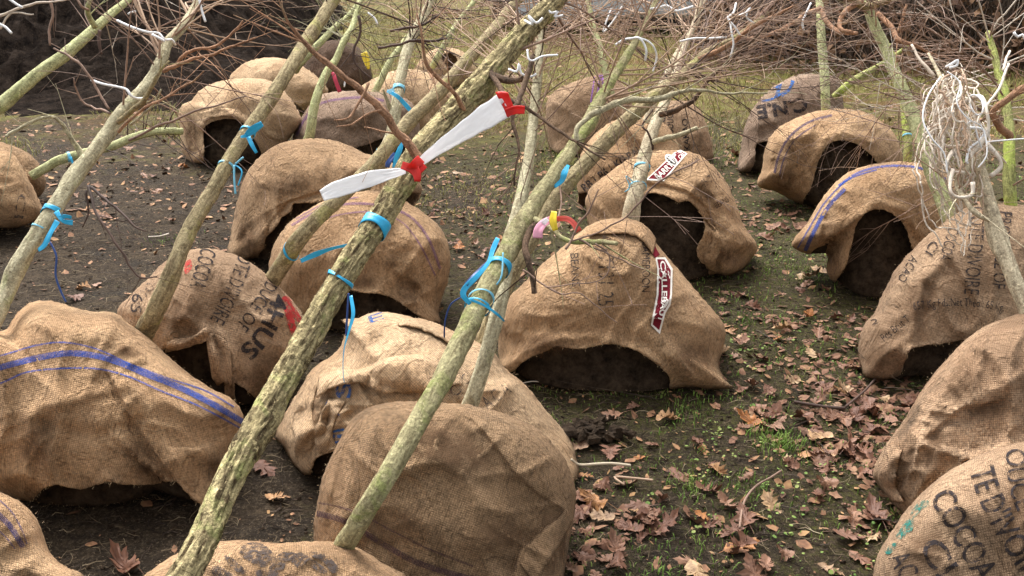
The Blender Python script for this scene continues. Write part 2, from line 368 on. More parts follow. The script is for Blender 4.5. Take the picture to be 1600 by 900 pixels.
class Shape:
    def __init__(s, outline, c, base_, ops=(), *a_, **k_):
        s.ops = [catmull(q, True, 9) for q in ops]; s.ops = [[tuple(p) for p in q] + [tuple(q[0])] for q in s.ops]; s.init2(outline, c, base_, *a_, **k_)
    def init2(s, outline, c, base, ke=0.62, kf=0.22, tb=0.85, creases=(), wr=1.0, seed=0, res=6, edge=None, clampk=0.997):
        s.O = catmull(outline, True, res); s.c = c; s.seed = seed; s.creases = creases; s.wr = wr; s.clampk = clampk
        d = s.O - np.array(c); s.ang = np.arctan2(d[:, 1], d[:, 0]); rad = np.hypot(d[:, 0], d[:, 1])
        # table of star radii
        T = np.zeros(720)
        n = len(s.O)
        for k in range(720):
            a = -math.pi + 2 * math.pi * k / 720; ca, sa = math.cos(a), math.sin(a); best = 0
            q = d; q2 = np.roll(d, -1, axis=0)
            cr1 = ca * q[:, 1] - sa * q[:, 0]; cr2 = ca * q2[:, 1] - sa * q2[:, 0]
            m = (cr1 * cr2 <= 0) & (np.abs(cr1 - cr2) > 1e-9)
            t = cr1[m] / (cr1[m] - cr2[m]); pt = q[m] + (q2[m] - q[m]) * t[:, None]
            dd = pt @ np.array([ca, sa]); best = dd.max() if len(dd) else 10
            T[k] = max(best, 5)
        s.T = T
        s.g = gd(base); ws = (s.O[:, 0].max() - s.O[:, 0].min()) / 2; s.r = ws * s.g / FPX; s.wpx = ws
        s.de = s.g + ke * s.r; s.df = s.g - kf * s.r; s.tb = tb * s.r
    def rad(s, a):
        k = (a + math.pi) / (2 * math.pi) * 720; i = int(k) % 720; f = k - int(k)
        return s.T[i] * (1 - f) + s.T[(i + 1) % 720] * f
    def sa(s, px, py):
        dx, dy = px - s.c[0], py - s.c[1]; a = math.atan2(dy, dx)
        return min(1.0, math.hypot(dx, dy) / s.rad(a)), a
    def edge_depth(s, a):
        r = s.rad(a); py = s.c[1] + r * math.sin(a); g2 = gd(py) * s.clampk
        k = 0.05; h = max(0, min(1, 0.5 + 0.5 * (g2 - s.de) / k)); return g2 * (1 - h) + s.de * h - k * h * (1 - h)
    def depth(s, px, py, back=False):
        q, a = s.sa(px, py); f = max(0.0, 1 - q ** 2.15) ** (1 / 2.15); e = s.edge_depth(a)
        if back: d = e + s.tb * f
        else:
            d = e * (1 - f) + s.df * f
            w = P(px, py, d); v = w + Vector((s.seed * 5.3, s.seed * 2.1, 0)); tap = (1 - q ** 6)
            n = 0.034 * noise.noise(v * 3.1) + 0.014 * noise.noise(v * 7) + 0.004 * noise.noise(v * 19)
            # ridged pulls in the cloth
            rn = noise.noise(Vector((v.x * 4 + 0.8 * noise.noise(v * 3), v.z * 3.2 + s.seed, v.x * 2.2 + v.z * 2)))
            n += 0.030 * (1 - abs(rn) * 4.5) ** 1.5 if abs(rn) < 0.22 else 0
            # hanging folds towards the hem
            hf = max(0, (py - s.c[1]) / max(20, s.wpx)); 
            n += 0.022 * hf * noise.noise(Vector((a * 4.5 + s.seed, q * 0.8, s.seed * 3.7)))
            rn2 = noise.noise(Vector((a * 2.6 + s.seed * 1.3 + 0.5 * noise.noise(v * 4), q * 1.1, s.seed + 9)))
            n += 0.030 * q * (1 - abs(rn2) * 5) ** 1.4 if abs(rn2) < 0.2 else 0
            n *= s.wr
            for oq in s.ops:
                dd = segdist(oq, px, py)
                if dd < 30: n += (0.010 * math.exp(-(dd / 4.5) ** 2) + 0.030 * noise.noise(v * 7.5 + Vector((9, 9, 9))) * math.exp(-dd / 11)) * min(1.2, s.wpx / 130)
            for cr in s.creases:
                pts, wd, amp = cr[:3]
                if len(cr) == 3:
                    dd = segdist(pts, px, py)
                    if dd < 3 * wd: n += amp * math.exp(-(dd / wd) ** 2)
                else:
                    sdd, tt = segside(pts, px, py)
                    if abs(sdd) < 4 * wd:
                        e = min(1, tt / .12, (1 - tt) / .12) if 0 < tt < 1 else 0
                        n += amp * e * (0.5 + 0.5 * math.tanh(sdd / 2.0)) * math.exp(-max(sdd, 0) / wd)
            d -= n * tap
        return min(d, gd(py) * s.clampk)
    def uv(s, px, py):
        q, a = s.sa(px, py); rr = s.rad(a) * s.g / FPX * math.asin(min(1, q)) * 1.0
        return (rr * math.cos(a), rr * math.sin(a))

SACKS = {}
def rv(s=1.0): return Vector((random.gauss(0, s), random.gauss(0, s), random.gauss(0, s)))
def fibres(verts, faces, p, dirv, length, wid=0.0007):
    side = Vector((random.uniform(-1, 1), random.uniform(-1, 1), random.uniform(-1, 1))).cross(dirv)
    if side.length < 1e-5: return
    side.normalize(); side *= wid
    b = len(verts); m = p + dirv * length * 0.5 + Vector((random.uniform(-1, 1), random.uniform(-1, 1), random.uniform(-1, 1))) * length * 0.25
    e = p + dirv * length + Vector((random.uniform(-1, 1), random.uniform(-1, 1), random.uniform(-1, 0.6))) * length * 0.5
    verts += [p - side, p + side, m + side, m - side, e]
    faces += [(b, b + 1, b + 2, b + 3), (b + 3, b + 2, b + 4)]

def sack(key, outline, c, base, mat, label, openings=(), creases=(), wr=1.0, res=6, ke=0.62, kf=0.22, tb=0.85, fray=1.0, ball=True, ballscale=(0.86, 0.9), jit=0.8, group='jute sacks draped over root balls'):
    seed = len(SACKS) + 1; rs = random.Random(seed)
    S = Shape(outline, c, base, openings, ke, kf, tb, creases, wr, seed, res)
    O = S.O + np.array([(rs.uniform(-jit, jit), rs.uniform(-jit, jit)) for _ in S.O])
    ops = []
    for op in openings:
        q = catmull(op, True, 4); ops.append([(x + rs.uniform(-jit, jit), y + rs.uniform(-jit, jit)) for x, y in q])
    Op = [tuple(p) for p in O]
    pts = list(Op); edges = [(i, (i + 1) % len(Op)) for i in range(len(Op))]
    for q in ops:
        b = len(pts); pts += q; edges += [(b + i, b + (i + 1) % len(q)) for i in range(len(q))]
    cx, cy = c
    for k in (0.985, 0.96, 0.925):
        for i in range(0, len(Op), 1):
            x = cx + (Op[i][0] - cx) * k; y = cy + (Op[i][1] - cy) * k
            if inside(Op, x, y): pts.append((x, y))
    for cr in creases:
        if len(cr) > 3:
            ql = catmull(cr[0], False, 3.5)
            for i in range(1, len(ql) - 1):
                dx, dy = ql[i + 1] - ql[i - 1]; L = math.hypot(dx, dy) or 1
                for o_ in (-5.5, -2.6, -1.1, .3, 1.7, 3.4, 6):
                    x, y = ql[i][0] - dy / L * o_, ql[i][1] + dx / L * o_
                    if inside(Op, x, y) and S.sa(x, y)[0] < .93: pts.append((x, y))
    x0, y0 = O.min(0); x1, y1 = O.max(0); y = y0 + res / 2; row = 0
    while y < y1:
        x = x0 + (row % 2) * res / 2
        while x < x1:
            if inside(Op, x, y) and S.sa(x, y)[0] < 0.90: pts.append((x + rs.uniform(-.15, .15) * res, y + rs.uniform(-.15, .15) * res))
            x += res
        y += res * 0.87; row += 1
    vs_, es_, fs_, _, _, _ = delaunay_2d_cdt([Vector(p) for p in pts], edges, [], 0, 1e-4)
    vs_ = [tuple(v) for v in vs_]
    Vt, Ff, UV = [], [], []; fi, bi = {}, {}
    def fv(i):
        if i not in fi:
            px, py = vs_[i]; fi[i] = len(Vt); Vt.append(P(px, py, S.depth(px, py))); UV.append(S.uv(px, py))
        return fi[i]
    def bv(i):
        px, py = vs_[i]
        if i not in bi:
            bi[i] = len(Vt); Vt.append(P(px, py, S.depth(px, py, True))); u = S.uv(px, py); UV.append((u[0] + 3, u[1]))
        return bi[i]
    for f in fs_:
        gx = sum(vs_[i][0] for i in f) / len(f); gy = sum(vs_[i][1] for i in f) / len(f)
        if not inside(Op, gx, gy): continue
        if not any(inside(q, gx, gy) for q in ops): Ff.append(tuple(fv(i) for i in f))
        if not all(S.depth(vs_[i][0], vs_[i][1], True) >= gd(vs_[i][1]) * 0.996 for i in f): Ff.append(tuple(bv(i) for i in reversed(f)))
    base_loc = G((O[:, 0].max() + O[:, 0].min()) / 2, min(base, 1400))
    o = mesh('jute_sack', Vt, Ff, J[mat], None, base_loc, UV)
    bm = bmesh.new(); bm.from_mesh(o.data); bmesh.ops.remove_doubles(bm, verts=bm.verts, dist=0.0008); bmesh.ops.recalc_face_normals(bm, faces=bm.faces)
    bm.to_mesh(o.data); bm.free(); o.data.polygons.foreach_set('use_smooth', [True] * len(o.data.polygons))
    so_ = o.modifiers.new('thickness', 'SOLIDIFY'); so_.thickness = 0.006; so_.offset = -1
    tag(o, label, 'sack', group)
    SACKS[key] = (S, o)
    # frayed hem and stray fibres
    fvs, ffs = [], []
    cc = P(cx, cy, S.de)
    for q in ops:
        for (x, y) in q:
            if not inside(Op, x, y): continue
            p = P(x, y, S.depth(x, y))
            for _ in range(int(3 * fray * max(0, .35 + 1.6 * noise.noise(Vector((x * .05, y * .05, seed)))))):
                if rs.random() < 0.9: fibres(fvs, ffs, p + Vector((rs.uniform(-1, 1), rs.uniform(-1, 1), rs.uniform(-1, 1))) * 0.006, Vector((rs.uniform(-.5, .5), rs.uniform(-.6, .2), -1)).normalized(), rs.uniform(0.003, 0.009) * (1 + (rs.random() < .06) * 2))
    for i, (x, y) in enumerate(Op):
        p = P(x, y, S.edge_depth(math.atan2(y - cy, x - cx)))
        dv = (p - cc).normalized()
        for _ in range(2): fibres(fvs, ffs, p + Vector((rs.uniform(-1, 1), rs.uniform(-1, 1), rs.uniform(-1, 1))) * 0.008, (dv + Vector((rs.uniform(-1, 1), rs.uniform(-1, 1), rs.uniform(-1, 1))) * .6).normalized(), rs.uniform(0.002, 0.008), 0.0005)
    if fvs: mesh('frayed_edge', fvs, ffs, FIBRE, o, smooth=False)['kind'] = 'stuff'
    return S, o

def root_ball(key, parent, scale=(0.86, 0.9), push=0.22):
    S, so_ = SACKS[key]
    bx, by = S.c[0], S.O[:, 1].max() - 4
    out = [(bx + (x - bx) * scale[0], by + (y - by) * scale[1]) for x, y in S.O[::4]]
    c2 = (S.c[0], by + (S.c[1] - by) * scale[1])
    B = Shape(out, c2, 500, seed=50 + S.seed, wr=0, res=9)
    B.g, B.r, B.de, B.df, B.tb, B.clampk = S.g, S.r, S.de + 0.08 * S.r, S.df + push * S.r, S.tb * 0.6, 0.999
    B.wpx = S.wpx
    Vt, Ff = [], []; cx, cy = c2; n = 56; rings = [0.0] + [math.sin(k / 14 * math.pi / 2) for k in range(1, 15)]
    def pt(a, q, back):
        x = cx + B.rad(a) * q * math.cos(a); y = cy + B.rad(a) * q * math.sin(a)
        d = B.depth(x, y, back); p = P(x, y, d)
        d -= (0.030 * noise.noise(p * 8) + 0.016 * noise.noise(p * 22)) * (1 if not back else -1) * (1 - q ** 8); d = min(d, gd(y) * .999)
        return P(x, y, d)
    for back in (False, True):
        b0 = len(Vt); Vt.append(pt(0, 0.0, back))
        for q in rings[1:]:
            for k in range(n): Vt.append(pt(-math.pi + 2 * math.pi * (k + .5) / n, min(q, .9999), back))
        for k in range(n):
            t = (b0, b0 + 1 + k, b0 + 1 + (k + 1) % n); Ff.append(t if not back else t[::-1])
        for r_ in range(len(rings) - 2):
            for k in range(n):
                a = b0 + 1 + r_ * n + k; b = b0 + 1 + r_ * n + (k + 1) % n; t = (a, a + n, b + n, b); Ff.append(t if not back else t[::-1])
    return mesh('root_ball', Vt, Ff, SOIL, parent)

# ---- things printed or woven on a sack
def quad_pt(p0, p1, m, t):
    if m is None: return (p0[0] + (p1[0] - p0[0]) * t, p0[1] + (p1[1] - p0[1]) * t), (p1[0] - p0[0], p1[1] - p0[1])
    cxx, cyy = 2 * m[0] - (p0[0] + p1[0]) / 2, 2 * m[1] - (p0[1] + p1[1]) / 2
    x = (1 - t) ** 2 * p0[0] + 2 * t * (1 - t) * cxx + t * t * p1[0]; y = (1 - t) ** 2 * p0[1] + 2 * t * (1 - t) * cyy + t * t * p1[1]
    return (x, y), (2 * (1 - t) * (cxx - p0[0]) + 2 * t * (p1[0] - cxx), 2 * (1 - t) * (cyy - p0[1]) + 2 * t * (p1[1] - cyy))
def flat_text(body, bold=0.0, res=3):
    cu = bpy.data.curves.new('t', 'FONT'); cu.body = body; cu.size = 1; cu.offset = bold; cu.resolution_u = res
    ob = bpy.data.objects.new('t', cu); COL.objects.link(ob)
    dg = bpy.context.evaluated_depsgraph_get(); me = bpy.data.meshes.new_from_object(ob.evaluated_get(dg))
    bpy.data.objects.remove(ob); bpy.data.curves.remove(cu)
    bm = bmesh.new(); bm.from_mesh(me); bpy.data.meshes.remove(me)
    bmesh.ops.triangulate(bm, faces=bm.faces)
    return bm
def wrap(bm, fn, S, name, mat, parent, maxpx, off, uvf=None):
    """subdivide until edges are short in mapped space, then lay every vertex on the sack"""
    for _ in range(7):
        long = [e for e in bm.edges if math.dist(fn(e.verts[0].co), fn(e.verts[1].co)) > maxpx]
        if not long: break
        bmesh.ops.subdivide_edges(bm, edges=long, cuts=1); bmesh.ops.triangulate(bm, faces=bm.faces)
    ins = S.O
    Vt, UV = [], []; bm.verts.index_update()
    for v in bm.verts:
        x, y = fn(v.co); Vt.append(P(x, y, S.depth(x, y) - off)); UV.append(S.uv(x, y) if uvf is None else uvf(v.co))
    poly = [tuple(p) for p in ins]
    Ff = [tuple(v.index for v in f.verts) for f in bm.faces if inside(poly, *fn(f.calc_center_median()))]
    bm.free()
    if Ff: return mesh(name, Vt, Ff, mat, parent, uv=UV)
def text(key, body, p0, p1, h, m=None, mat=None, bold=0.0, off=0.0068, squash=None):
    if off == .0068: off = {'barrel_logo': .011, 'cocoa_right': .0105, 'dark_mouth': .009, 'weight_print': .009}.get(key, .0075)
    S, o = SACKS[key]; bm = flat_text(body, bold)
    xs = [v.co.x for v in bm.verts]; x0, x1 = min(xs), max(xs)
    def fn(co):
        t = (co.x - x0) / (x1 - x0); (x, y), (dx, dy) = quad_pt(p0, p1, m, t); L = math.hypot(dx, dy)
        hh = h if not isinstance(h, tuple) else h[0] + (h[1] - h[0]) * t
        k = co.y / 0.72 * hh; return (x + dy / L * k, y - dx / L * k)
    return wrap(bm, fn, S, 'lettering', mat or INK, o, 6, off)
def stripe(key, pts, width, mat, name='stripe', off=0.0055):
    S, o = SACKS[key]; q = catmull(pts, False, 6); bm = bmesh.new(); rows = []; n = max(2, int(width / 4) + 1); L = 0; ql = [0]
    for i in range(1, len(q)): ql.append(ql[-1] + math.dist(q[i][:2], q[i - 1][:2]))
    Vt, UV, Ff = [], [], []
    wv = lambda i: (q[i][2] if q.shape[1] > 2 else width)
    for i in range(len(q)):
        a = q[max(0, i - 1)]; b = q[min(len(q) - 1, i + 1)]; dx, dy = b[0] - a[0], b[1] - a[1]; l = math.hypot(dx, dy) or 1
        for k in range(n):
            e = (k / (n - 1) - 0.5) * wv(i); x, y = q[i][0] - dy / l * e, q[i][1] + dx / l * e
            Vt.append(P(x, y, S.depth(x, y) - off)); UV.append((ql[i] * S.g / FPX, e * S.g / FPX))
    poly = [tuple(p) for p in S.O]
    for i in range(len(q) - 1):
        if not inside(poly, q[i][0], q[i][1]): continue
        for k in range(n - 1): a = i * n + k; Ff.append((a, a + 1, a + n + 1, a + n))
    bm.free()
    if Ff: return mesh(name, Vt, Ff, mat, o, uv=UV)
def patch(key, poly, mat, name, off=0.0055, smooth=False):
    S, o = SACKS[key]; pp = catmull(poly, True, 4) if smooth else poly
    bm = bmesh.new(); vv = [bm.verts.new((x, y, 0)) for x, y in pp]; bm.faces.new(vv); bmesh.ops.triangulate(bm, faces=bm.faces)
    return wrap(bm, lambda co: (co.x, co.y), S, name, mat, o, 6, off)

# ---- the front row
sack('blue_stripe', [(-130,470),(-60,480),(0,517),(28,488),(50,472),(80,470),(112,479),(145,487),(178,488),(202,506),(235,530),(265,558),(295,583),(330,607),(358,620),(374,636),(382,660),(379,690),(368,725),(345,765),(320,797),(304,780),(288,764),(272,757),(240,775),(150,790),(60,786),(-10,770),(-120,740),(-160,600)],
     (120,640), 800, 'gold', 'large golden jute sack with blue woven stripes at the left of the front row',
     openings=[[(48,789),(62,768),(72,762),(95,757),(125,765),(150,758),(172,753),(205,757),(240,757),(272,752),(284,762),(300,778),(318,800),(200,830),(60,810)]],
     creases=[([(165,575),(182,610),(205,650),(240,705),(275,752),(292,775)],40,-0.045,1),([(200,590),(235,655),(290,745)],10,0.018),([(45,650),(70,720),(75,760)],12,0.03),([(60,640),(140,615),(200,600)],12,0.022),([(70,665),(150,680),(215,660)],10,-0.018),([(262,700),(310,700),(360,680)],30,0.014,1),([(0,520),(40,500),(150,505),(250,575),(370,650)],22,0.02)], wr=1.0)
stripe('blue_stripe', [(-60,590),(0,574),(55,560),(105,552),(150,556),(190,568),(230,585),(280,605),(330,630),(381,660)], 9.5, BLUEW)
stripe('blue_stripe', [(-60,570),(0,556),(55,540),(100,535),(150,545),(200,567),(260,590),(320,610),(366,636)], 2.6, BLUEW)
stripe('blue_stripe', [(-60,615),(0,599),(40,582),(90,576),(150,576),(200,588),(250,610),(310,634),(378,670)], 2.8, BLUEW)
sack('corner', [(-120,720),(-40,750),(0,768),(28,782),(50,800),(64,825),(76,860),(100,884),(134,902),(160,960),(60,1020),(-120,1010),(-200,860)], (-20,880), 985, 'gold',
     'golden sack with a dark blue stripe cut by the bottom left corner', creases=[([(30,800),(60,860),(100,900)],14,0.02)], res=7)
stripe('corner', [(-20,790),(0,806),(18,825),(36,855)], 9, NAVYW); stripe('corner', [(0,782),(20,802),(36,832),(42,850)], 2.5, NAVYW); stripe('corner', [(-10,822),(8,838),(24,858)], 2.5, NAVYW)
sack('printed', [(183,490),(203,462),(230,436),(256,410),(288,393),(320,388),(352,393),(382,405),(412,425),(440,452),(460,473),(476,500),(480,540),(476,575),(456,602),(432,622),(405,630),(370,634),(320,630),(262,600),(205,545)],
     (340,500), 645, 'tan', 'tan sack stencilled in black with a red dyed corner behind the blue striped sack',
     openings=[[(240,555),(258,545),(285,539),(306,531),(322,519),(330,533),(334,560),(344,586),(352,602),(330,645),(200,620)],[(366,600),(385,610),(400,628),(372,640)]],
     creases=[([(258,540),(290,533),(312,524),(323,512),(345,524),(362,552),(366,590)],9,0.026),([(250,548),(285,540),(318,522),(330,522),(352,548),(358,585)],12,-0.02,1),([(318,516),(300,500),(285,495)],9,0.02),([(330,510),(350,560),(372,600)],9,-0.02),([(250,425),(300,470),(320,515)],20,0.01)], res=5, wr=0.8)
text('printed','COCOA',(314,386),(296,446),27,mat=INK); text('printed',"CÔTE D'IVOIRE",(376,384),(328,498),25,m=(357,440)); text('printed','PRODUCE OF',(427,414),(368,508),22,m=(406,455))
text('printed','4HUS',(426,458),(374,545),27,m=(408,505),bold=0.025); text('printed','65',(207,458),(203,487),18); text('printed','C A C A O',(232,440),(206,468),14,mat=INKF)
patch('printed',[(440,467),(450,463),(462,482),(472,500),(466,512),(456,524),(449,505),(445,488)],INKR,'red_dye_patch',smooth=True); patch('printed',[(288,413),(297,405),(300,418),(290,428)],INKR,'red_dye_patch',smooth=True)
sack('letters_bottom', [(222,905),(245,885),(270,868),(310,852),(370,844),(430,848),(480,846),(530,848),(568,860),(598,880),(640,905),(660,960),(600,1040),(400,1060),(250,1040),(200,960)],
     (420,950), 1100, 'gold', 'golden sack with large faded letters cut by the bottom edge under the two leaning trunks', creases=[([(430,850),(470,868),(560,860)],10,0.02)], res=6, wr=.8)
patch('letters_bottom',[(374,862),(380,852),(395,847),(412,851),(425,862),(432,872),(424,882),(410,886),(395,880),(382,872)],INKF,'lettering',smooth=True)
for pl in ([(350,871),(358,869),(385,892),(378,897),(366,890)],[(398,892),(420,887),(436,866),(452,862),(470,868),(478,880),(470,890),(450,876),(438,898),(410,905)],[(465,866),(474,864),(510,890),(500,895)],[(484,862),(508,866),(528,886),(520,896),(505,878),(488,870)],[(330,890),(342,885),(372,905),(340,905)]):
    patch('letters_bottom', pl, INKF, 'lettering', smooth=True)
sack('rumpled', [(430,680),(446,645),(468,608),(490,575),(527,548),(541,512),(535,500),(560,497),(575,490),(602,487),(642,495),(680,510),(708,522),(745,532),(770,548),(792,578),(822,602),(852,640),(880,672),(900,710),(890,760),(760,800),(560,790),(520,742),(498,741),(476,741),(456,722),(444,700)],
     (650,640), 760, 'light', 'pale rumpled sack with folded hem and faded blue letters behind the big brown sack',
     openings=[[(486,745),(490,722),(500,712),(530,705),(560,730),(560,800),(500,790)]],
     creases=[([(498,600),(520,588),(570,583),(600,568),(655,560),(690,574)],16,0.04,1),([(575,575),(600,598),(650,612),(680,610)],14,-0.035,1),([(500,590),(495,640),(505,680)],12,0.03,1),([(555,640),(520,650),(560,668),(575,650)],9,0.025,1),([(630,506),(665,506),(700,528)],12,0.03,1),([(745,600),(800,590),(850,640)],18,.025,1),([(505,590),(500,640),(470,690),(450,705)],8,0.035),([(485,610),(475,650),(455,680)],7,-0.03),([(520,640),(545,660),(590,650)],7,0.03),([(530,560),(600,530),(690,545)],12,-0.012),([(550,510),(640,505),(700,530)],6,0.022),([(760,560),(800,600),(840,660)],9,0.024),([(520,620),(512,670),(480,715)],6,-0.03),([(540,640),(500,690),(470,735)],7,0.028)], res=5, wr=1.25, tb=.6)
text('rumpled','S',(548,622),(548,597),24,mat=INKB,bold=.02); text('rumpled','C O',(700,560),(655,612),18,mat=INKF); text('rumpled','S',(512,696),(545,686),20,mat=INKB,bold=.02); text('rumpled','L',(505,640),(530,650),18,mat=INKB)
text('rumpled','A C A',(762,640),(800,612),22,mat=INKF); text('rumpled','C O',(712,622),(742,590),18,mat=INKF); text('rumpled','E',(578,505),(600,498),12,mat=INKB)
sack('big_brown', [(490,830),(495,790),(505,742),(528,692),(553,652),(590,632),(640,627),(700,630),(742,634),(800,650),(842,671),(870,700),(890,732),(900,772),(897,812),(889,850),(882,900),(870,960),(800,1010),(640,1020),(520,980),(494,900)],
     (690,790), 960, 'brown', 'big plain dark brown sack with a gathered right corner in the bottom middle',
     creases=[([(695,634),(740,658),(772,695),(800,735),(840,772),(880,796)],45,-0.03,1),([(690,650),(735,690),(780,745),(840,800)],12,-0.014),([(886,798),(850,825),(812,862),(800,905)],40,-0.045,1),([(890,815),(860,860),(845,910)],10,0.02),([(560,655),(530,720),(512,800),(510,840)],30,.02,1),([(560,700),(620,800),(700,850),(790,850)],22,0.018),([(620,760),(690,740),(760,760),(820,800)],14,-0.014),([(505,760),(500,850)],8,0.02),([(600,640),(560,720),(530,830)],10,0.012)], res=6, wr=1.0)

stripe('big_brown', [(495,802),(540,815),(590,845),(650,878),(720,900),(780,910)], 9, woven('dark_threads',(.07,.04,.05),.42)); stripe('big_brown', [(494,785),(550,798),(610,828),(670,858),(740,885)], 3, woven('dark_thread_line',(.08,.045,.05),.44))

# ---- second row
sack('barrel_logo', [(785,582),(780,560),(777,525),(774,500),(790,470),(815,445),(845,415),(880,385),(920,352),(950,343),(980,341),(1005,350),(1020,370),(1032,388),(1055,415),(1082,447),(1106,475),(1127,500),(1134,520),(1130,545),(1124,570),(1134,594),(1145,606),(1108,608),(1070,605),(1000,612),(860,606)],
     (950,475), 612, 'gold', 'golden sack with a maroon banner running down its right side and black stencilled numbers',
     openings=[[(788,590),(805,578),(822,562),(850,550),(870,541),(900,545),(928,541),(958,538),(988,545),(1013,560),(1033,575),(1048,600),(1010,640),(800,620)]],
     creases=[([(790,548),(830,545),(875,528),(930,525),(1000,548),(1040,580)],9,0.024),([(1030,480),(1050,540),(1090,590)],30,.022,1),([(790,530),(850,515),(905,520)],9,-0.015),([(1015,550),(1050,560),(1085,600)],10,0.025),([(1040,540),(1095,560),(1130,590)],9,-0.02),([(885,375),(930,352),(990,352),(1025,385)],16,0.03,1),([(1110,500),(1100,550),(1110,600)],9,0.02)], res=5, wr=.9)
text('barrel_logo','BEANS',(891,396),(894,448),13); text('barrel_logo','7131 25',(935,400),(934,478),26,mat=ink('stencil_ink_worn',(0.035,.03,.03),.43)); text('barrel_logo','CAMEROON',(1004,375),(1003,456),13)
text('barrel_logo','0 45',(930,352),(944,392),18,mat=INKF)
patch('barrel_logo',[(1024,402),(1040,402),(1051,420),(1050,460),(1048,476),(1040,489),(1031,522),(1017,508),(1026,460),(1027,420)],WHITEP,'banner_border',.007)
patch('barrel_logo',[(1027,405),(1038,405),(1048,422),(1047,460),(1045,474),(1037,488),(1030,516),(1020,507),(1029,460),(1030,422)],MAROON,'banner',.0085)
patch('barrel_logo',[(1011,385),(1020,378),(1031,398),(1024,403)],MAROON,'banner',.0085)
text('barrel_logo','CALLEBAUT',(1031,408),(1027,501),8.5,m=(1034,460),mat=WHITEP,bold=.02,off=.0135)
sack('dark_mouth', [(918,345),(915,315),(924,292),(945,275),(970,256),(1000,241),(1040,235),(1080,238),(1110,255),(1135,285),(1151,320),(1162,352),(1179,376),(1183,391),(1166,415),(1141,430),(1115,429),(1060,440),(960,435),(925,400)],
     (1070,315), 440, 'gold', 'golden sack with a maroon banner on top and a wide black mouth facing the camera',
     openings=[[(975,430),(990,380),(998,350),(1000,312),(1015,301),(1040,305),(1060,316),(1078,314),(1098,338),(1101,362),(1090,388),(1094,408),(1108,424),(1090,470),(960,470)]],
     creases=[([(1000,286),(1040,290),(1075,300),(1105,325),(1118,360),(1108,400)],10,-0.035,1),([(1045,285),(1080,290),(1100,310)],14,.025,1),([(1060,280),(1100,300),(1125,335)],8,-0.022),([(1125,400),(1140,370),(1130,330)],8,0.022),([(1110,425),(1150,400),(1178,385)],7,-0.025),([(1145,425),(1150,390)],6,0.025)], res=4.5, wr=1.1, tb=.7)
patch('dark_mouth',[(1009,281),(1060,232),(1074,240),(1037,283)],WHITEP,'banner_border',.007); patch('dark_mouth',[(1013,279),(1060,235),(1071,240),(1036,280)],MAROON,'banner',.0085)
text('dark_mouth','BARRY',(1029,281),(1053,258),9.5,mat=WHITEP,bold=.02,off=.0135); text('dark_mouth','CAL',(1063,249),(1071,242),6.5,mat=WHITEP,bold=.02,off=.0135)
def ell(cx, cy, a, b, th, n=20): return [(cx + a * math.cos(t) * math.cos(th) - b * math.sin(t) * math.sin(th), cy + a * math.cos(t) * math.sin(th) + b * math.sin(t) * math.cos(th)) for t in np.linspace(0, 2 * math.pi, n, False)]
patch('dark_mouth',ell(1049,250,12,6.5,.7),WHITEP,'emblem',.0098); patch('dark_mouth',ell(1049,250,10,4.6,.7),INK,'emblem',.0108); patch('dark_mouth',ell(1049,250,8,1.2,.7),WHITEP,'emblem',.0118)
text('dark_mouth','CAMEROON',(1057,276),(1094,250),9); text('dark_mouth','45 7/131',(1100,294),(1130,275),14,mat=INKF); text('dark_mouth','BEANS',(1120,326),(1140,314),9)
sack('weight_print', [(903,300),(902,265),(912,232),(935,205),(965,186),(1000,178),(1035,190),(1060,225),(1070,280),(1060,330),(1000,345),(930,335),(905,320)],
     (985,265), 345, 'gold', 'tan sack with a handwritten black weight line behind the black mouthed sack', openings=[[(895,310),(915,300),(935,305),(940,335),(915,345),(890,340)]], creases=[([(960,200),(985,250)],9,.02)], res=5)
text('weight_print','RB.1 B6.1 KG P.N',(914,300),(1001,240),13,bold=.03,m=(958,268))
sack('upright_print', [(1000,205),(1015,178),(1040,160),(1070,158),(1092,170),(1106,200),(1114,235),(1110,250),(1060,256),(1010,250)], (1055,210), 256, 'tan', 'tan sack with upright black print behind the tangle of red twigs', res=5, ball=False)
text('upright_print','IVOIRE',(1036,222),(1040,180),10,bold=.02); text('upright_print','PRODUCE',(1052,222),(1052,172),10,bold=.02); text('upright_print','KAKAO',(1078,235),(1074,185),9,bold=.03)
sack('lilac_stripe', [(856,215),(853,165),(866,143),(890,131),(920,120),(945,115),(968,126),(985,150),(990,190),(975,225),(920,240),(870,238)], (920,180), 240, 'tan', 'pale tan sack with a lilac stripe left of the tangled thin trunks', res=5)
stripe('lilac_stripe', [(940,117),(938,135),(933,160)], 8, woven('lilac_woven_threads',(.28,.12,.45),.36)); stripe('lilac_stripe', [(929,120),(926,140),(923,160)], 2, woven('lilac_thread',(.28,.12,.45),.36))

sack('purple_pair', [(420,425),(424,395),(432,375),(450,350),(480,328),(520,308),(560,299),(600,299),(640,318),(672,340),(691,360),(701,385),(704,410),(700,440),(691,465),(686,488),(686,508),(640,520),(560,520),(480,505),(430,470)],
     (570,400), 520, 'gold', 'golden sack with purple stripes and a dark low opening behind the rough bark trunk',
     openings=[[(520,470),(540,453),(565,456),(592,459),(617,467),(642,485),(664,499),(688,510),(660,540),(520,540)]],
     creases=[([(636,340),(650,400),(668,480)],35,0.028,1),([(560,400),(600,430),(650,460)],14,-0.02),([(430,390),(470,420)],12,0.02),([(590,320),(610,380)],10,-.012)], res=5)
stripe('purple_pair', [(455,352),(500,328),(550,318),(600,322),(640,338),(668,370),(688,420)], 4, PURPW); stripe('purple_pair', [(470,362),(520,338),(580,331),(625,345),(655,380),(680,430)], 2.5, PURPW); stripe('purple_pair', [(462,342),(510,317),(560,308)], 2.2, PURPW)
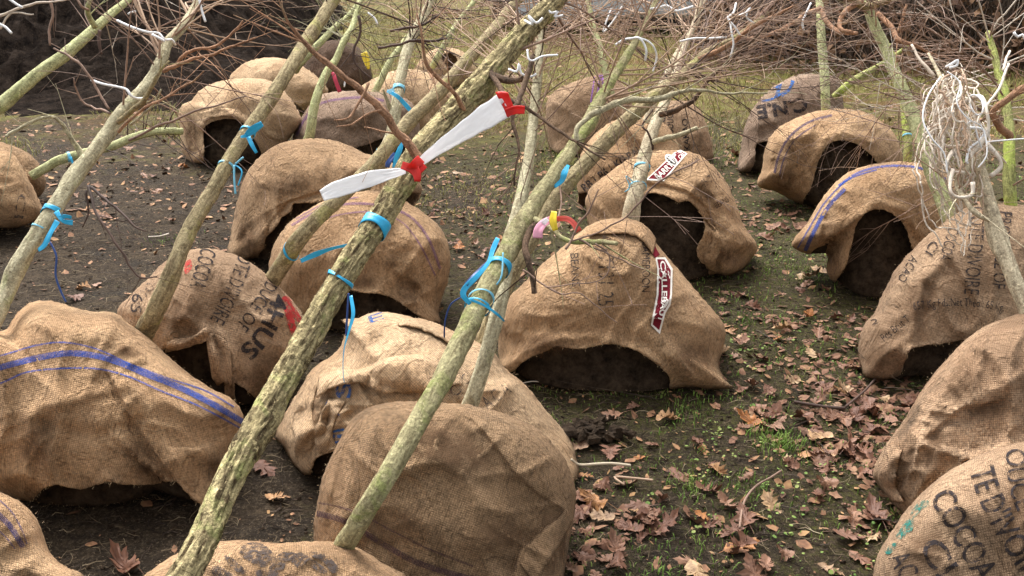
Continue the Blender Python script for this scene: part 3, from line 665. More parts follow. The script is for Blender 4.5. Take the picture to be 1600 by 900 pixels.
sack('plain_brown', [(356,398),(360,370),(365,340),(372,308),(382,278),(397,254),(416,236),(440,223),(475,217),(510,217),(540,225),(572,240),(612,254),(650,275),(655,310),(600,370),(500,410),(440,415),(404,404),(380,405)],
     (490,300), 420, 'brown', 'plain dark brown sack hanging down into a point between the two left trunks',
     openings=[[(404,402),(413,388),(417,370),(432,352),(441,338),(454,330),(458,318),(490,316),(530,310),(570,300),(640,300),(700,330),(600,420),(420,440)]],
     creases=[([(412,396),(420,350),(450,315),(500,300),(560,295)],10,-0.03,1),([(380,390),(400,320),(450,270)],10,-0.02),([(365,380),(380,320)],9,.02)], res=5, tb=.6)
sack('purple_grey', [(458,220),(465,195),(480,170),(498,150),(520,144),(560,142),(602,146),(640,158),(655,190),(650,235),(600,250),(540,252),(480,245)], (550,190), 258, 'grey', 'grey brown sack with a thin purple stripe behind the plain brown sack',
     openings=[[(520,260),(545,236),(562,229),(582,223),(600,215),(625,215),(640,260)]], res=4.5, creases=[([(545,225),(580,215)],7,.02),([(500,160),(490,210)],9,.015)])
stripe('purple_grey', [(463,212),(480,180),(505,160),(560,152),(600,157)], 4, PURPW)
sack('arch_left', [(281,200),(279,180),(284,164),(298,158),(308,145),(328,132),(360,124),(400,122),(430,130),(451,150),(465,172),(471,190),(461,206),(452,217),(440,232),(415,250),(360,258),(317,256),(296,252),(284,236)], (385,170), 262, 'light',
     'pale sack with an arched opening and ragged left edge at the far left',
     openings=[[(318,258),(319,235),(317,205),(328,192),(345,187),(368,187),(385,198),(395,215),(410,245),(400,275),(330,275)]], res=4, creases=[([(312,200),(325,185),(365,178),(395,198),(412,238)],5,.025),([(300,165),(300,240)],6,-.02),([(290,170),(290,230)],5,.02)])
sack('pale_far', [(358,135),(365,112),(393,94),(430,90),(462,98),(491,116),(510,135),(512,147),(500,165),(470,180),(420,180),(370,175)], (435,132), 185, 'light', 'pale sack half hidden behind the arched sack', openings=[[(450,170),(458,160),(475,172),(490,170),(480,195),(450,190)]], res=4)
sack('dark_far', [(466,125),(478,90),(500,68),(530,62),(560,74),(578,100),(580,130),(560,150),(500,152)], (525,108), 158, 'dark', 'nearly black sack with a pink ribbon beside it', res=5)
sack('cream_middle', [(565,165),(560,140),(590,120),(630,108),(672,114),(700,132),(718,155),(715,185),(680,205),(620,205),(580,195)], (640,155), 208, 'light', 'cream sack right behind the grey brown sack', res=4.5, creases=[([(620,115),(650,160)],8,.02)])
sack('folded_far', [(650,105),(665,85),(688,74),(715,77),(735,92),(742,115),(720,135),(680,138),(655,125)], (695,105), 142, 'light', 'small pale sack with a round dark fold farthest back in the middle', openings=[[(690,88),(702,82),(714,92),(716,112),(705,122),(698,105)]], res=4)
sack('scrap_behind_trunk', [(728,150),(735,125),(755,112),(772,122),(775,140),(765,158),(740,178),(728,175)], (750,143), 182, 'tan', 'little tan sack peeping out right of the rough trunk', res=4)

stain('blue_stripe',340,730,34,26); stain('blue_stripe',200,548,30,12,.3); stain('blue_stripe',60,700,40,60); stain('blue_stripe',230,760-40,60,40,.7)
stain('purple_pair',612,408,14,14); stain('purple_pair',560,440,40,16); stain('purple_pair',640,450,30,40,.3); stain('barrel_logo',960,360,40,10); stain('barrel_logo',850,540,60,24); stain('barrel_logo',1080,560,40,40); stain('rumpled',480,640,26,50,.2); stain('rumpled',600,660,60,24)
stain('big_brown',700,700,110,50,.4); stain('big_brown',860,850,40,70); stain('big_brown',600,820,90,50); stain('big_brown',780,840,70,40,-.4); stain('printed',290,500,50,40); stain('printed',420,580,36,50,.4); stain('plain_brown',450,290,50,22,-.3); stain('plain_brown',385,370,20,40); stain('dark_mouth',1100,300,34,16,.6); stain('dark_mouth',1130,400,40,22); stain('purple_grey',560,190,50,24); stain('arch_left',300,210,16,40)
def flap(key, top, bot, lift=.03, ruf=.012, mat='gold', k=0):
    S, o = SACKS[key]; A = catmull(top, False, 4); nA = len(A); Lb = catmull(bot, False, 2); B = np.array([Lb[int(i / (nA - 1) * (len(Lb) - 1))] for i in range(nA)]); V, Fc, UV = [], [], []; m = 8; fv, ff = [], []
    for i in range(nA):
        end = min(1, i / 4, (nA - 1 - i) / 4)
        for j in range(m + 1):
            t = j / m; x, y = A[i] * (1 - t) + B[i] * t; p = P(x, y, S.depth(x, y))
            up = .004 + (lift * math.sin(t * 1.9) * (.4 + .6 * end) + ruf * 1.6 * t * noise.noise(Vector((i * .20, k, t * .5))) + .004 * noise.noise(p * 30))
            x += 2.2 * t * noise.noise(Vector((i * .3, k + 5, 0))); y += 3.5 * t * noise.noise(Vector((i * .33, k + 9, 0)))
            d = min(S.depth(x, y) - max(.0025, up), gd(y) * .997); V.append(P(x, y, d)); u = S.uv(x, y); UV.append((u[0] + 1, u[1] + .5))
        for _ in range(3):
            if random.random() < .7: fibres(fv, ff, V[-1] + rv(.002), Vector((rv().x * .4, -.2, -1)).normalized(), random.uniform(.003, .011))
    for i in range(nA - 1):
        for j in range(m): a = i * (m + 1) + j; Fc.append((a, a + 1, a + m + 2, a + m + 1))
    ob = mesh('folded_hem', V, Fc, J[mat], o, uv=UV); md = ob.modifiers.new('t', 'SOLIDIFY'); md.thickness = .005; md.offset = 1
flap('rumpled',[(500,588),(530,580),(570,577),(600,562),(650,556),(692,566),(715,580)],[(496,622),(520,606),(560,598),(598,612),(650,612),(690,604),(722,600)],.035,.03,'light',1)
flap('rumpled',[(502,592),(492,620),(488,650),(494,680),(486,702)],[(480,600),(466,632),(458,660),(462,692),(460,712)],.03,.03,'light',2)
flap('rumpled',[(540,628),(525,655),(520,680),(528,702)],[(515,622),(500,650),(492,684),(500,706)],.03,.03,'light',3)
flap('rumpled',[(628,500),(660,500),(695,512),(725,530)],[(622,508),(655,514),(690,530),(722,548)],.02,.015,'light',4)
flap('printed',[(322,522),(334,521),(348,528),(360,540)],[(333,590),(340,600),(350,598),(362,604)],.022,.03,'tan',5)
flap('printed',[(262,535),(282,530),(305,525),(322,512)],[(258,549),(283,544),(308,538),(330,530)],.016,.012,'tan',6)
flap('barrel_logo',[(925,352),(950,346),(985,345),(1010,356),(1024,374)],[(918,368),(945,366),(985,366),(1008,382),(1020,398)],.028,.02,'gold',7)
flap('dark_mouth',[(1090,330),(1108,350),(1112,375),(1100,400),(1104,420)],[(1104,345),(1120,360),(1128,385),(1118,410),(1120,428)],.02,.03,'gold',8)
flap('arch_left',[(312,176),(340,170),(370,172),(395,186)],[(318,190),(342,182),(370,184),(390,198)],.02,.02,'light',9)
flap('big_brown',[(886,795),(868,812),(848,830),(826,852),(812,880)],[(895,812),(884,836),(868,862),(850,888),(838,915)],.02,.02,'brown',11)
# left edge
sack('left_print', [(-140,250),(-60,225),(0,232),(25,245),(45,280),(62,315),(68,335),(50,352),(20,358),(-40,360),(-120,352),(-160,300)], (-40,295), 380, 'gold', 'golden sack with black print standing at the left edge', openings=[[(-170,360),(-60,352),(20,357),(60,348),(60,400),(-160,400)]], res=5)
text('left_print','CI',(28,302),(22,340),15,mat=INKF)
sack('left_brown', [(-20,228),(0,222),(30,232),(52,245),(66,265),(72,285),(68,300),(55,310),(20,315),(-20,300)], (25,270), 318, 'brown', 'brown sack tucked behind the printed sack at the left edge', res=5, ball=False)
# right side
sack('blue_emblem', [(1153,265),(1157,235),(1163,200),(1178,168),(1208,135),(1248,117),(1280,116),(1308,122),(1316,150),(1320,190),(1310,240),(1260,262),(1200,266),(1178,268)], (1240,180), 272, 'grey', 'greyish sack with blue oval emblem and upside down black initials',
     openings=[[(1176,275),(1180,250),(1180,228),(1190,222),(1215,222),(1230,275)]], res=4.5, creases=[([(1265,140),(1262,190)],6,.015),([(1168,190),(1165,250)],6,.015)])
text('blue_emblem','C.N.E',(1260,153),(1181,166),21,bold=.045,mat=INK)
patch('blue_emblem',[(1221,150),(1232,140),(1236,127),(1241,125),(1240,132),(1233,144),(1222,151)],INKB,'emblem'); patch('blue_emblem',[(1208,137),(1222,130),(1218,146),(1211,150),(1214,138)],INKB,'emblem'); stripe('blue_emblem',[(1190,158),(1205,155),(1218,148),(1232,140),(1240,128),(1236,126)],3.5,INKB,'emblem')
sack('navy_arch', [(1184,290),(1190,265),(1196,230),(1210,205),(1240,186),(1280,173),(1320,170),(1360,178),(1394,205),(1410,240),(1405,265),(1370,310),(1320,330),(1256,320),(1212,300)], (1300,220), 335, 'gold', 'golden sack with thin navy stripes and a dark arch below the greyish sack',
     openings=[[(1255,325),(1268,290),(1280,250),(1292,228),(1310,219),(1335,223),(1358,238),(1372,255),(1420,300),(1300,360)]], res=4.5, creases=[([(1254,310),(1270,255),(1288,218),(1320,206),(1362,224)],7,.026),([(1210,230),(1200,280)],15,.02,1),([(1205,230),(1215,290)],8,-.015),([(1235,200),(1225,290)],8,.02),([(1190,280),(1250,300)],6,.02)], tb=.6)
stripe('navy_arch', [(1210,270),(1218,240),(1235,212),(1265,190),(1300,180)], 3.5, NAVYW); stripe('navy_arch', [(1218,275),(1226,245),(1245,215),(1275,195)], 2, NAVYW)
sack('blue_arch', [(1237,381),(1260,350),(1285,310),(1310,281),(1340,263),(1390,253),(1440,255),(1480,270),(1505,305),(1515,350),(1500,410),(1460,450),(1400,465),(1340,462),(1305,443),(1291,425),(1293,402),(1280,386),(1262,397)], (1385,315), 468, 'gold', 'golden sack with a bright blue stripe and a round opening showing the earth ball',
     openings=[[(1303,448),(1318,420),(1330,385),(1338,352),(1352,334),(1370,327),(1395,334),(1415,355),(1426,385),(1440,420),(1440,500),(1310,500)]], res=5, creases=[([(1300,440),(1318,400),(1330,345),(1368,316),(1412,326),(1438,370)],8,.028),([(1300,300),(1285,350),(1280,395)],20,.03,1),([(1290,340),(1300,420)],9,.02),([(1300,320),(1285,390)],7,-.018),([(1440,280),(1450,360)],12,.012)], tb=.6)
stripe('blue_arch', [(1258,392),(1275,355),(1295,322),(1320,295)], 6, BLUEW); stripe('blue_arch', [(1310,290),(1345,268),(1390,259),(1440,263),(1478,280)], 3.5, BLUEW); stripe('blue_arch', [(1246,388),(1268,350),(1290,315),(1325,281),(1370,265)], 2.2, BLUEW)
sack('cocoa_right', [(1345,572),(1340,545),(1348,512),(1365,490),(1378,462),(1400,420),(1430,386),(1468,353),(1510,325),(1560,318),(1630,330),(1680,400),(1690,500),(1650,570),(1560,590),(1460,590),(1420,585),(1385,593),(1352,588)], (1500,460), 598, 'tan', 'tan cocoa sack with a weight line under the pale trunk at right',
     openings=[[(1408,590),(1416,560),(1422,546),(1450,539),(1480,536),(1520,530),(1580,535),(1560,620),(1420,620)]], res=5, creases=[([(1480,400),(1440,440),(1428,500),(1420,560)],9,.03),([(1455,400),(1420,450),(1400,540)],9,-.0),([(1450,450),(1440,530)],10,-.02)], wr=.7)
stain('blue_arch',1300,390,18,40); stain('navy_arch',1225,280,24,34)
text('cocoa_right',"CÔTE D'IVOIRE",(1517,322),(1506,459),25); text('cocoa_right','COCOA',(1482,354),(1467,404),19); text('cocoa_right','PRODUCE OF',(1561,330),(1550,450),22); text('cocoa_right','CI',(1456,374),(1444,392),16); text('cocoa_right','ACAO',(1424,398),(1402,436),14)
text('cocoa_right','657 Kg Pds.Net Théo : 65 Kg.',(1428,485),(1568,487),13,m=(1500,478)); text('cocoa_right','Pds Brut T',(1382,534),(1423,501),13); text('cocoa_right','2',(1362,508),(1373,505),9)
sack('soiled_right', [(1364,738),(1380,700),(1410,660),(1440,610),(1480,560),(1520,522),(1560,501),(1620,492),(1700,560),(1740,680),(1700,780),(1560,830),(1440,815),(1405,797),(1386,776),(1370,755)], (1540,660), 830, 'dirty', 'unprinted sack soiled with dark patches at the right edge',
     openings=[[(1490,830),(1495,740),(1520,715),(1570,702),(1640,690),(1760,700),(1740,860),(1500,860)]], res=6, creases=[([(1395,790),(1425,730),(1440,660),(1490,580)],35,.03,1),([(1440,690),(1500,640),(1570,625)],30,-.03,1),([(1380,700),(1420,720),(1440,690)],14,.02,1),([(1400,700),(1470,690),(1540,620)],14,-.018),([(1455,740),(1500,640),(1590,590)],12,.02),([(1380,720),(1400,780)],9,-.02),([(1500,720),(1600,690)],9,.02)], wr=1.2)

flap('soiled_right',[(1385,690),(1378,720),(1372,750),(1390,782)],[(1408,700),(1402,730),(1398,755),(1410,785)],.02,.03,'dirty',10)
stain('soiled_right',1462,700,26,60,.1); stain('soiled_right',1410,720,34,44,.6); stain('soiled_right',1550,640,70,24,-.2); stain('soiled_right',1400,770,26,22); stain('soiled_right',1500,600,30,50,.6)
sack('cocoa_corner', [(1364,905),(1374,862),(1394,830),(1420,792),(1468,746),(1520,716),(1568,698),(1620,692),(1720,740),(1780,860),(1740,1000),(1560,1040),(1420,1020),(1370,960)], (1560,870), 1030, 'tan', 'tan sack with bold cocoa lettering and green mark in the bottom right corner', res=6, wr=.8, creases=[([(1450,760),(1520,735),(1600,720)],12,.01),([(1600,790),(1595,860)],9,.02)])
stain('cocoa_right',1440,470,40,70,.5); stain('cocoa_right',1370,560,34,30); stain('cocoa_right',1520,530,60,16); stain('cocoa_corner',1590,800,30,90); stain('cocoa_corner',1450,860,40,60,.5)
text('cocoa_corner','COCOA',(1452,778),(1528,912),40,bold=.01); text('cocoa_corner',"TE D'IVOIRE",(1515,735),(1622,930),40,m=(1552,828),bold=.01); text('cocoa_corner','CI',(1434,856),(1466,905),40,bold=.01); text('cocoa_corner','ACAO',(1388,872),(1430,950),34,bold=.01); text('cocoa_corner','OUCE OF',(1572,700),(1625,850),34,m=(1582,780))
patch('cocoa_corner',[(1434,786),(1448,781),(1452,788),(1440,796),(1430,808),(1420,815),(1424,800)],INKG,'green_emblem',smooth=True); patch('cocoa_corner',[(1414,815),(1428,812),(1424,830),(1408,842),(1400,838)],INKG,'green_emblem',smooth=True); patch('cocoa_corner',[(1382,862),(1396,848),(1402,852),(1390,866)],INKG,'green_emblem',smooth=True)
# ------------------------------------------------------------ trees lying over the sacks
def frames(pts):
    T = np.gradient(pts, axis=0); T /= np.linalg.norm(T, axis=1)[:, None] + 1e-12
    n = np.cross(T[0], [0.3, 0.2, 1.0]); n /= np.linalg.norm(n); out = [n]
    for t in T[1:]:
        n = n - t * n.dot(t); n /= np.linalg.norm(n); out.append(n)
    Nn = np.array(out); return T, Nn, np.cross(T, Nn)
def tube(V, Fc, UV, pts, rad, sides=5, disp=None, cap=True):
    pts = np.asarray(pts); T, A, B = frames(pts); b0 = len(V); L = 0.0; n = len(pts)
    for i in range(n):
        if i: L += float(np.linalg.norm(pts[i] - pts[i - 1]))
        for k in range(sides):
            a = 2 * math.pi * k / sides; r = rad[i]
            if disp: r *= disp(a, L, i)
            V.append(tuple(pts[i] + (A[i] * math.cos(a) + B[i] * math.sin(a)) * r))
            if UV is not None: UV.append((abs(k / sides * 2 - 1) * math.pi * rad[0], L))
    for i in range(n - 1):
        for k in range(sides):
            k2 = (k + 1) % sides; Fc.append((b0 + i * sides + k, b0 + i * sides + k2, b0 + (i + 1) * sides + k2, b0 + (i + 1) * sides + k))
    if cap: Fc.append(tuple(b0 + k for k in range(sides))[::-1]); Fc.append(tuple(b0 + (n - 1) * sides + k for k in range(sides)))
def grow(V, Fc, p, d, length, r, level, curl, droop=0.0, sides=4, seg=0.04, sub=0.55, bend=None):
    n = max(3, int(length / seg)); pts = [p.copy()]; d = d.normalized(); cur = rv(1).normalized() * curl
    q = p.copy()
    for i in range(n):
        cur = (cur + rv(curl * 0.45)) * 0.86
        d = (d + cur * seg * 9 * 0.3 + Vector((0, 0, -droop * seg)))
        if random.random() < 0.10: d += rv(0.16)
        if q.z < 0.12 and d.z < 0: d.z *= -0.3
        d.normalize(); q = q + d * seg
        if q.z < 0.02: q.z = 0.02
        pts.append(q.copy())
        if level > 0 and i > 1 and random.random() < sub * seg * 14:
            dd = (d + rv(0.55)).normalized()
            grow(V, Fc, q, dd, length * random.uniform(.25, .6) * (1 - i / n * .5), r * (1 - i / n * .6) * .6, level - 1, curl, droop, max(3, sides - 1), seg, sub)
    rad = [max(0.0008, r * (1 - 0.75 * i / n)) * (1 + 0.12 * math.sin(i * 2.7)) for i in range(len(pts))]
    tube(V, Fc, None, [tuple(x) for x in pts], rad, sides, cap=False)

TREES = {}
def tree(key, pts, mat, label, group='young trees lying with their root balls', rough=0.10, knobs=0.5, ball=None, crown=None, branches=(), sides=18, kind_name='bare_tree'):
    q = catmull(pts, False, 5, key=2)
    kw = {'rough': .80, 'left_brown': .62, 'left_pale': .62, 'middle_brown': .68, 'rope_top': .76, 'mid': .78, 'pair': .74}.get(key, .82)
    W = [P(a[0], a[1], a[2]) for a in q]; rad = [a[3] * a[2] / FPX / 2 * kw for a in q]
    # resample evenly at about 1.3 cm
    Wn = np.array([tuple(x) for x in W]); L = np.concatenate([[0], np.cumsum(np.linalg.norm(np.diff(Wn, axis=0), axis=1))])
    m = max(8, int(L[-1] / (0.007 if rough > .3 else 0.012))); ts = np.linspace(0, L[-1], m)
    pw = np.stack([np.interp(ts, L, Wn[:, i]) for i in range(3)], 1); rw = np.interp(ts, L, rad)
    px = np.stack([np.interp(ts, L, q[:, 0]), np.interp(ts, L, q[:, 1]), np.interp(ts, L, q[:, 2])], 1)
    sd_ = len(TREES) * 7.7 + 1
    wob = np.array([[noise.noise(Vector((t * 3, sd_, k))) * .008 for k in range(3)] for t in ts]); pw = pw + wob
    loc = tuple(pw[0]); 
    if ball: b = SACKS[ball][1].location; loc = (b.x, b.y + .2, 0)
    root = empty(kind_name, loc, label, 'tree', group)
    def disp(a, l, i):
        ca, sa = math.cos(a), math.sin(a)
        v = Vector((ca * 2.6 * (1 if rough < .2 else 1.9), sa * 2.6 * (1 if rough < .2 else 1.9), l * (9 if rough > .2 else 14) + sd_))
        r_ = abs(noise.noise(v)); r2 = noise.noise(v * 2.7)
        kn = max(0, noise.noise(Vector((ca * .8 + sd_, sa * .8, l * 5))) - .28) * knobs
        if rough > .3:
            sl = l * 1.2; a2 = a + l * .6; u = Vector((math.cos(a2) * 3.1, math.sin(a2) * 3.1, l * 13 + sd_)); m1 = abs(noise.noise(u)); m2 = abs(noise.noise(u * 2.3)); m3 = noise.noise(u * 5)
            return 1 + rough * (min(m1 * 4.5, 1) ** .7 - .6) * .75 + rough * .35 * (min(m2 * 4, 1) - .5) + .04 * m3 + kn
        return 1 + rough * (min(r_ * 3.2, 1) - .5) + rough * .4 * r2 + kn
    V, Fc, UV = [], [], []; tube(V, Fc, UV, pw, rw, sides if rough < .2 else (56 if rough > .3 else 32), disp)
    mesh('trunk', V, Fc, mat, root, uv=UV)
    TREES[key] = (root, pw, rw, px)
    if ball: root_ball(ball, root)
    for br in branches: branch(key, *br)
    if crown:
        for cr in (crown if isinstance(crown, list) else [crown]): make_crown(key, **cr)
    return root
def branch(key, pts, mat, wob=1.0):
    root = TREES[key][0]; q = catmull(pts, False, 6); V, Fc = [], []
    W = [P(a[0], a[1], a[2]) for a in q]; s0 = random.random() * 99
    L = 0; pw = []
    for i, x in enumerate(W):
        if i: L += (W[i] - W[i - 1]).length
        pw.append(tuple(x + Vector([noise.noise(Vector((L * 9, s0, k * 3))) for k in range(3)]) * .011 * wob + Vector([noise.noise(Vector((L * 30, s0 + 5, k * 3))) for k in range(3)]) * .004 * wob))
    rad = [a[3] * a[2] / FPX / 2 * (1 + .18 * noise.noise(Vector((i * .35, s0, 0)))) for i, a in enumerate(q)]
    UV = []; tube(V, Fc, UV, pw, rad, 8)
    if L > .12 and wob > .8 and mat not in (TW_PALE,):
        st = random.getstate(); random.seed(int(pts[0][0] * 7 + pts[0][1]))
        for k in range(int(L * 12)):
            i = random.randrange(len(pw) // 5, len(pw) - 1); d = Vector(pw[i + 1 if i + 1 < len(pw) else i]) - Vector(pw[i - 1]); d.normalize()
            grow(V, Fc, Vector(pw[i]), d * .6 + rv(.6), random.uniform(.06, .3), min(.0028, rad[i] * .45), 1, .3, .1, 4, .025, .5)
        UV += [(0.0, 0.0)] * (len(V) - len(UV)); random.setstate(st)
    return mesh('branch', V, Fc, mat, root, uv=UV)
def make_crown(key, n=16, t0=0.5, t1=1.0, length=0.9, r=0.006, mat=None, spread=0.7, along=0.7, level=2, curl=0.35, droop=0.15, sub=0.5, up=0.0, seed=0, bias=(0, 0, 0)):
    root, pw, rw, px = TREES[key]; V, Fc = [], []; random.seed(seed + len(key) * 13 + n)
    for k in range(n):
        t = t0 + (t1 - t0) * random.random() ** 0.8; i = min(len(pw) - 2, int(t * (len(pw) - 1)))
        d = Vector(pw[i + 1] - pw[i]).normalized(); o = rv(1); o -= d * o.dot(d); o.normalize()
        dd = d * along + o * spread + Vector((0, 0, up)) + Vector(bias)
        p = Vector(pw[i]) + o * rw[i] * .5
        grow(V, Fc, p, dd, length * random.uniform(.5, 1.25), r * random.uniform(.6, 1.2), level, curl, droop, 5, 0.04, sub)
    o = mesh('crown', V, Fc, mat or TW_RED, root); o['kind'] = 'stuff'; return o

BK_ROUGH = bark('bark_rough_lichen', (0.498, 0.410, 0.217), (0.074, 0.051, 0.026), (0.350, 0.368, 0.135), 0.22, 1, .6, .016)
BK_OLIVE = bark('bark_olive', (0.382, 0.343, 0.189), (0.212, 0.179, 0.095), (0.265, 0.297, 0.095), 0.30, 2)
BK_BROWN = bark('bark_brown_lichen', (0.350, 0.287, 0.162), (0.170, 0.128, 0.072), (0.329, 0.307, 0.109), 0.18, 3)
BK_GREY = bark('bark_grey_smooth', (0.466, 0.420, 0.279), (0.265, 0.226, 0.140), (0.350, 0.359, 0.181), 0.12, 4)
BK_PALE = bark('bark_pale', (0.551, 0.471, 0.325), (0.318, 0.256, 0.172), (0.403, 0.400, 0.226), 0.1, 5)
BK_GREEN = bark('bark_green_smooth', (0.488, 0.492, 0.262), (0.286, 0.287, 0.140), (0.382, 0.440, 0.154), 0.15, 6)
BK_MOSS = bark('bark_bright_moss', (0.382, 0.389, 0.144), (0.170, 0.164, 0.063), (0.382, 0.471, 0.090), 0.35, 7)
BK_RED = bark('bark_red_brown', (0.403, 0.230, 0.140), (0.201, 0.112, 0.068), (0.350, 0.266, 0.162), 0.1, 8)
BK_DARK = bark('bark_dark', (0.159, 0.102, 0.068), (0.058, 0.039, 0.027), (0.159, 0.133, 0.063), 0.1, 9)

tree('rough', [(255,955,2.08,56),(300,872,2.15,54),(345,775,2.25,50),(385,700,2.32,50),(420,640,2.4,50),(500,490,2.55,47),(545,415,2.62,46),(590,345,2.7,46),(650,250,2.8,48),(700,190,2.9,47),(770,105,3.05,42),(845,25,3.2,36),(900,-40,3.35,31),(960,-110,3.5,30)], BK_ROUGH,
  'thick trunk with deeply cracked lichen bark, in front of all other trunks', rough=.34, knobs=.9,
  branches=[([(655,250,2.72,18),(640,232,2.68,15),(600,180,2.6,13),(560,135,2.55,11),(520,103,2.5,10),(473,64,2.45,7),(450,30,2.42,4),(436,-5,2.4,2)],BK_RED,1.2),
            ([(573,130,2.5,4),(560,160,2.5,4),(548,184,2.5,3),(522,190,2.5,2)],BK_RED), ([(640,222,2.65,4),(605,212,2.65,3),(568,202,2.65,2)],BK_RED), ([(596,172,2.58,4),(575,178,2.55,3),(548,195,2.5,3),(522,201,2.5,2)],BK_RED),
            ([(722,172,2.9,10),(716,150,2.85,7),(692,128,2.8,7),(668,100,2.75,6),(661,60,2.7,4),(654,20,2.7,3)],BK_RED), ([(765,112,3.0,9),(790,150,2.9,8),(815,165,2.85,6),(860,196,2.8,5),(900,222,2.75,4),(944,250,2.7,3)],BK_DARK),
            ([(770,118,3.0,14),(800,125,2.95,10),(820,118,2.9,8),(832,85,2.88,7)],BK_DARK),([(832,88,2.88,8),(820,130,2.85,9),(808,160,2.8,9),(801,185,2.78,7),(812,240,2.75,4),(803,290,2.75,3)],BK_DARK)],
  crown=[dict(n=16,t0=.66,t1=.98,length=.75,r=.0045,mat=TW_RED,spread=.9,along=.5,level=2),dict(n=8,t0=.7,t1=.95,length=.6,r=.0035,mat=TW_DARK,spread=.9,along=.2,level=2,seed=4)])
tree('mid', [(508,905,2.70,38),(522,877,2.62,40),(541,847,2.47,41),(570,800,2.40,41),(600,752,2.38,41),(650,665,2.45,41),(700,572,2.55,42),(745,482,2.65,42),(790,400,2.75,40),(835,320,2.85,34),(880,255,2.95,28),(925,180,3.1,24),(960,120,3.2,18),(1000,50,3.35,12),(1040,-30,3.5,9)], BK_OLIVE,
  'smooth olive green trunk lying over the big brown sack and rising to the upper right', rough=.12, knobs=1.0, ball='letters_bottom',
  branches=[([(842,345,2.8,12),(822,375,2.75,11),(826,410,2.72,10),(836,458,2.7,9)],BK_DARK),([(836,340,2.8,10),(862,355,2.72,9),(890,374,2.68,8),(935,382,2.65,8),(964,384,2.62,7)],BK_OLIVE),
            ([(902,222,2.95,8),(905,200,2.95,8),(945,165,3.0,11),(990,160,3.05,10),(1040,150,3.1,9),(1080,140,3.15,6),(1130,146,3.2,4),(1200,146,3.2,2)],BK_GREY),
            ([(895,378,2.66,3),(960,350,2.6,3),(1010,305,2.55,3),(1050,275,2.5,3),(1095,250,2.5,2)],TW_RED),([(880,390,2.66,4),(900,360,2.66,3.5),(920,330,2.62,3),(935,300,2.6,2)],TW_RED),
            ([(930,384,2.64,3),(950,405,2.64,2.5),(935,440,2.62,2),(850,445,2.6,2)],TW_RED),([(905,376,2.66,4),(940,395,2.64,3),(990,415,2.62,2),(1006,420,2.6,1.5)],TW_RED),([(820,420,2.7,3),(870,455,2.68,2.5),(905,462,2.66,2),(960,500,2.66,1.5)],TW_RED),
            ([(870,270,2.9,3),(876,320,2.85,3),(872,345,2.8,2.5)],TW_RED)],
  crown=[dict(n=34,t0=.72,t1=1.0,length=.8,r=.0036,mat=TW_GREY,spread=.7,along=.6,level=2,seed=1),dict(n=8,t0=.68,t1=.9,length=.55,r=.003,mat=TW_GREY,spread=1.0,along=.2,level=2,seed=5)])
tree('pair', [(722,665,3.02,36),(735,632,2.95,35),(748,590,2.92,33),(762,540,2.92,32),(776,490,2.93,32),(788,430,3.0,31),(800,370,3.1,30),(815,310,3.2,28),(825,250,3.3,24),(832,190,3.4,22),(838,120,3.5,20),(843,60,3.6,16),(848,-10,3.7,12)], BK_GREY,
  'pale grey trunk rising from behind the big brown sack and tied to the olive trunk', ball='big_brown', rough=.07, knobs=.8,
  crown=[dict(n=40,t0=.66,t1=1.0,length=.7,r=.0034,mat=TW_GREY,spread=.6,along=.7,level=2,seed=2),dict(n=8,t0=.45,t1=.75,length=.45,r=.003,mat=TW_RED,spread=1,along=.1,level=2,seed=3)])
tree('lichen', [(735,580,3.55,28),(780,470,3.5,28),(820,390,3.5,28),(865,315,3.6,28),(912,260,3.7,28),(955,212,3.8,27),(1000,170,3.9,24),(1032,143,4.0,22),(1068,115,4.1,20),(1105,82,4.2,15),(1150,58,4.3,10),(1200,20,4.4,7)], BK_BROWN,
  'rough brown trunk with yellow lichen slanting out from behind the olive trunk', ball='rumpled', rough=.2, knobs=.8,
  branches=[([(1090,95,4.15,10),(1130,75,4.1,8),(1180,40,4.0,6),(1240,10,3.9,4)],BK_RED),([(1032,180,4.0,10),(1070,165,3.9,8),(1110,125,3.85,6),(1150,85,3.8,5),(1200,40,3.8,4)],BK_DARK)],
  crown=[dict(n=36,t0=.66,t1=1.0,length=.9,r=.003,mat=TW_RED,spread=.35,along=1.0,level=2,seed=7,curl=.22),dict(n=12,t0=.6,t1=.9,length=.7,r=.0035,mat=TW_DARK,spread=.9,along=.4,level=2,seed=8,bias=(.5,0,-.2))])
tree('upright', [(981,360,4.32,33),(988,320,4.28,31),(999,275,4.33,28),(1011,228,4.4,24),(1026,188,4.5,22),(1042,150,4.6,18),(1060,100,4.75,13),(1082,45,4.9,10),(1100,-10,5,8)], BK_PALE,
  'pale trunk standing up from the sack with the maroon side banner across the black mouth', ball='barrel_logo', rough=.08, knobs=.8,
  branches=[([(1020,222,4.3,9),(1050,215,4.25,9),(1090,202,4.2,7)],BK_GREY),([(1020,235,4.35,4),(1010,205,4.3,3),(1003,195,4.3,3),(1018,170,4.3,2)],TW_DARK)],
  crown=[dict(n=24,t0=.6,t1=1.0,length=.8,r=.004,mat=TW_GREY,spread=.6,along=.8,level=2,seed=9),dict(n=14,t0=.5,t1=.9,length=.8,r=.0035,mat=TW_DARK,spread=1.0,along=.1,level=2,seed=10,bias=(.5,-.1,-.1))])
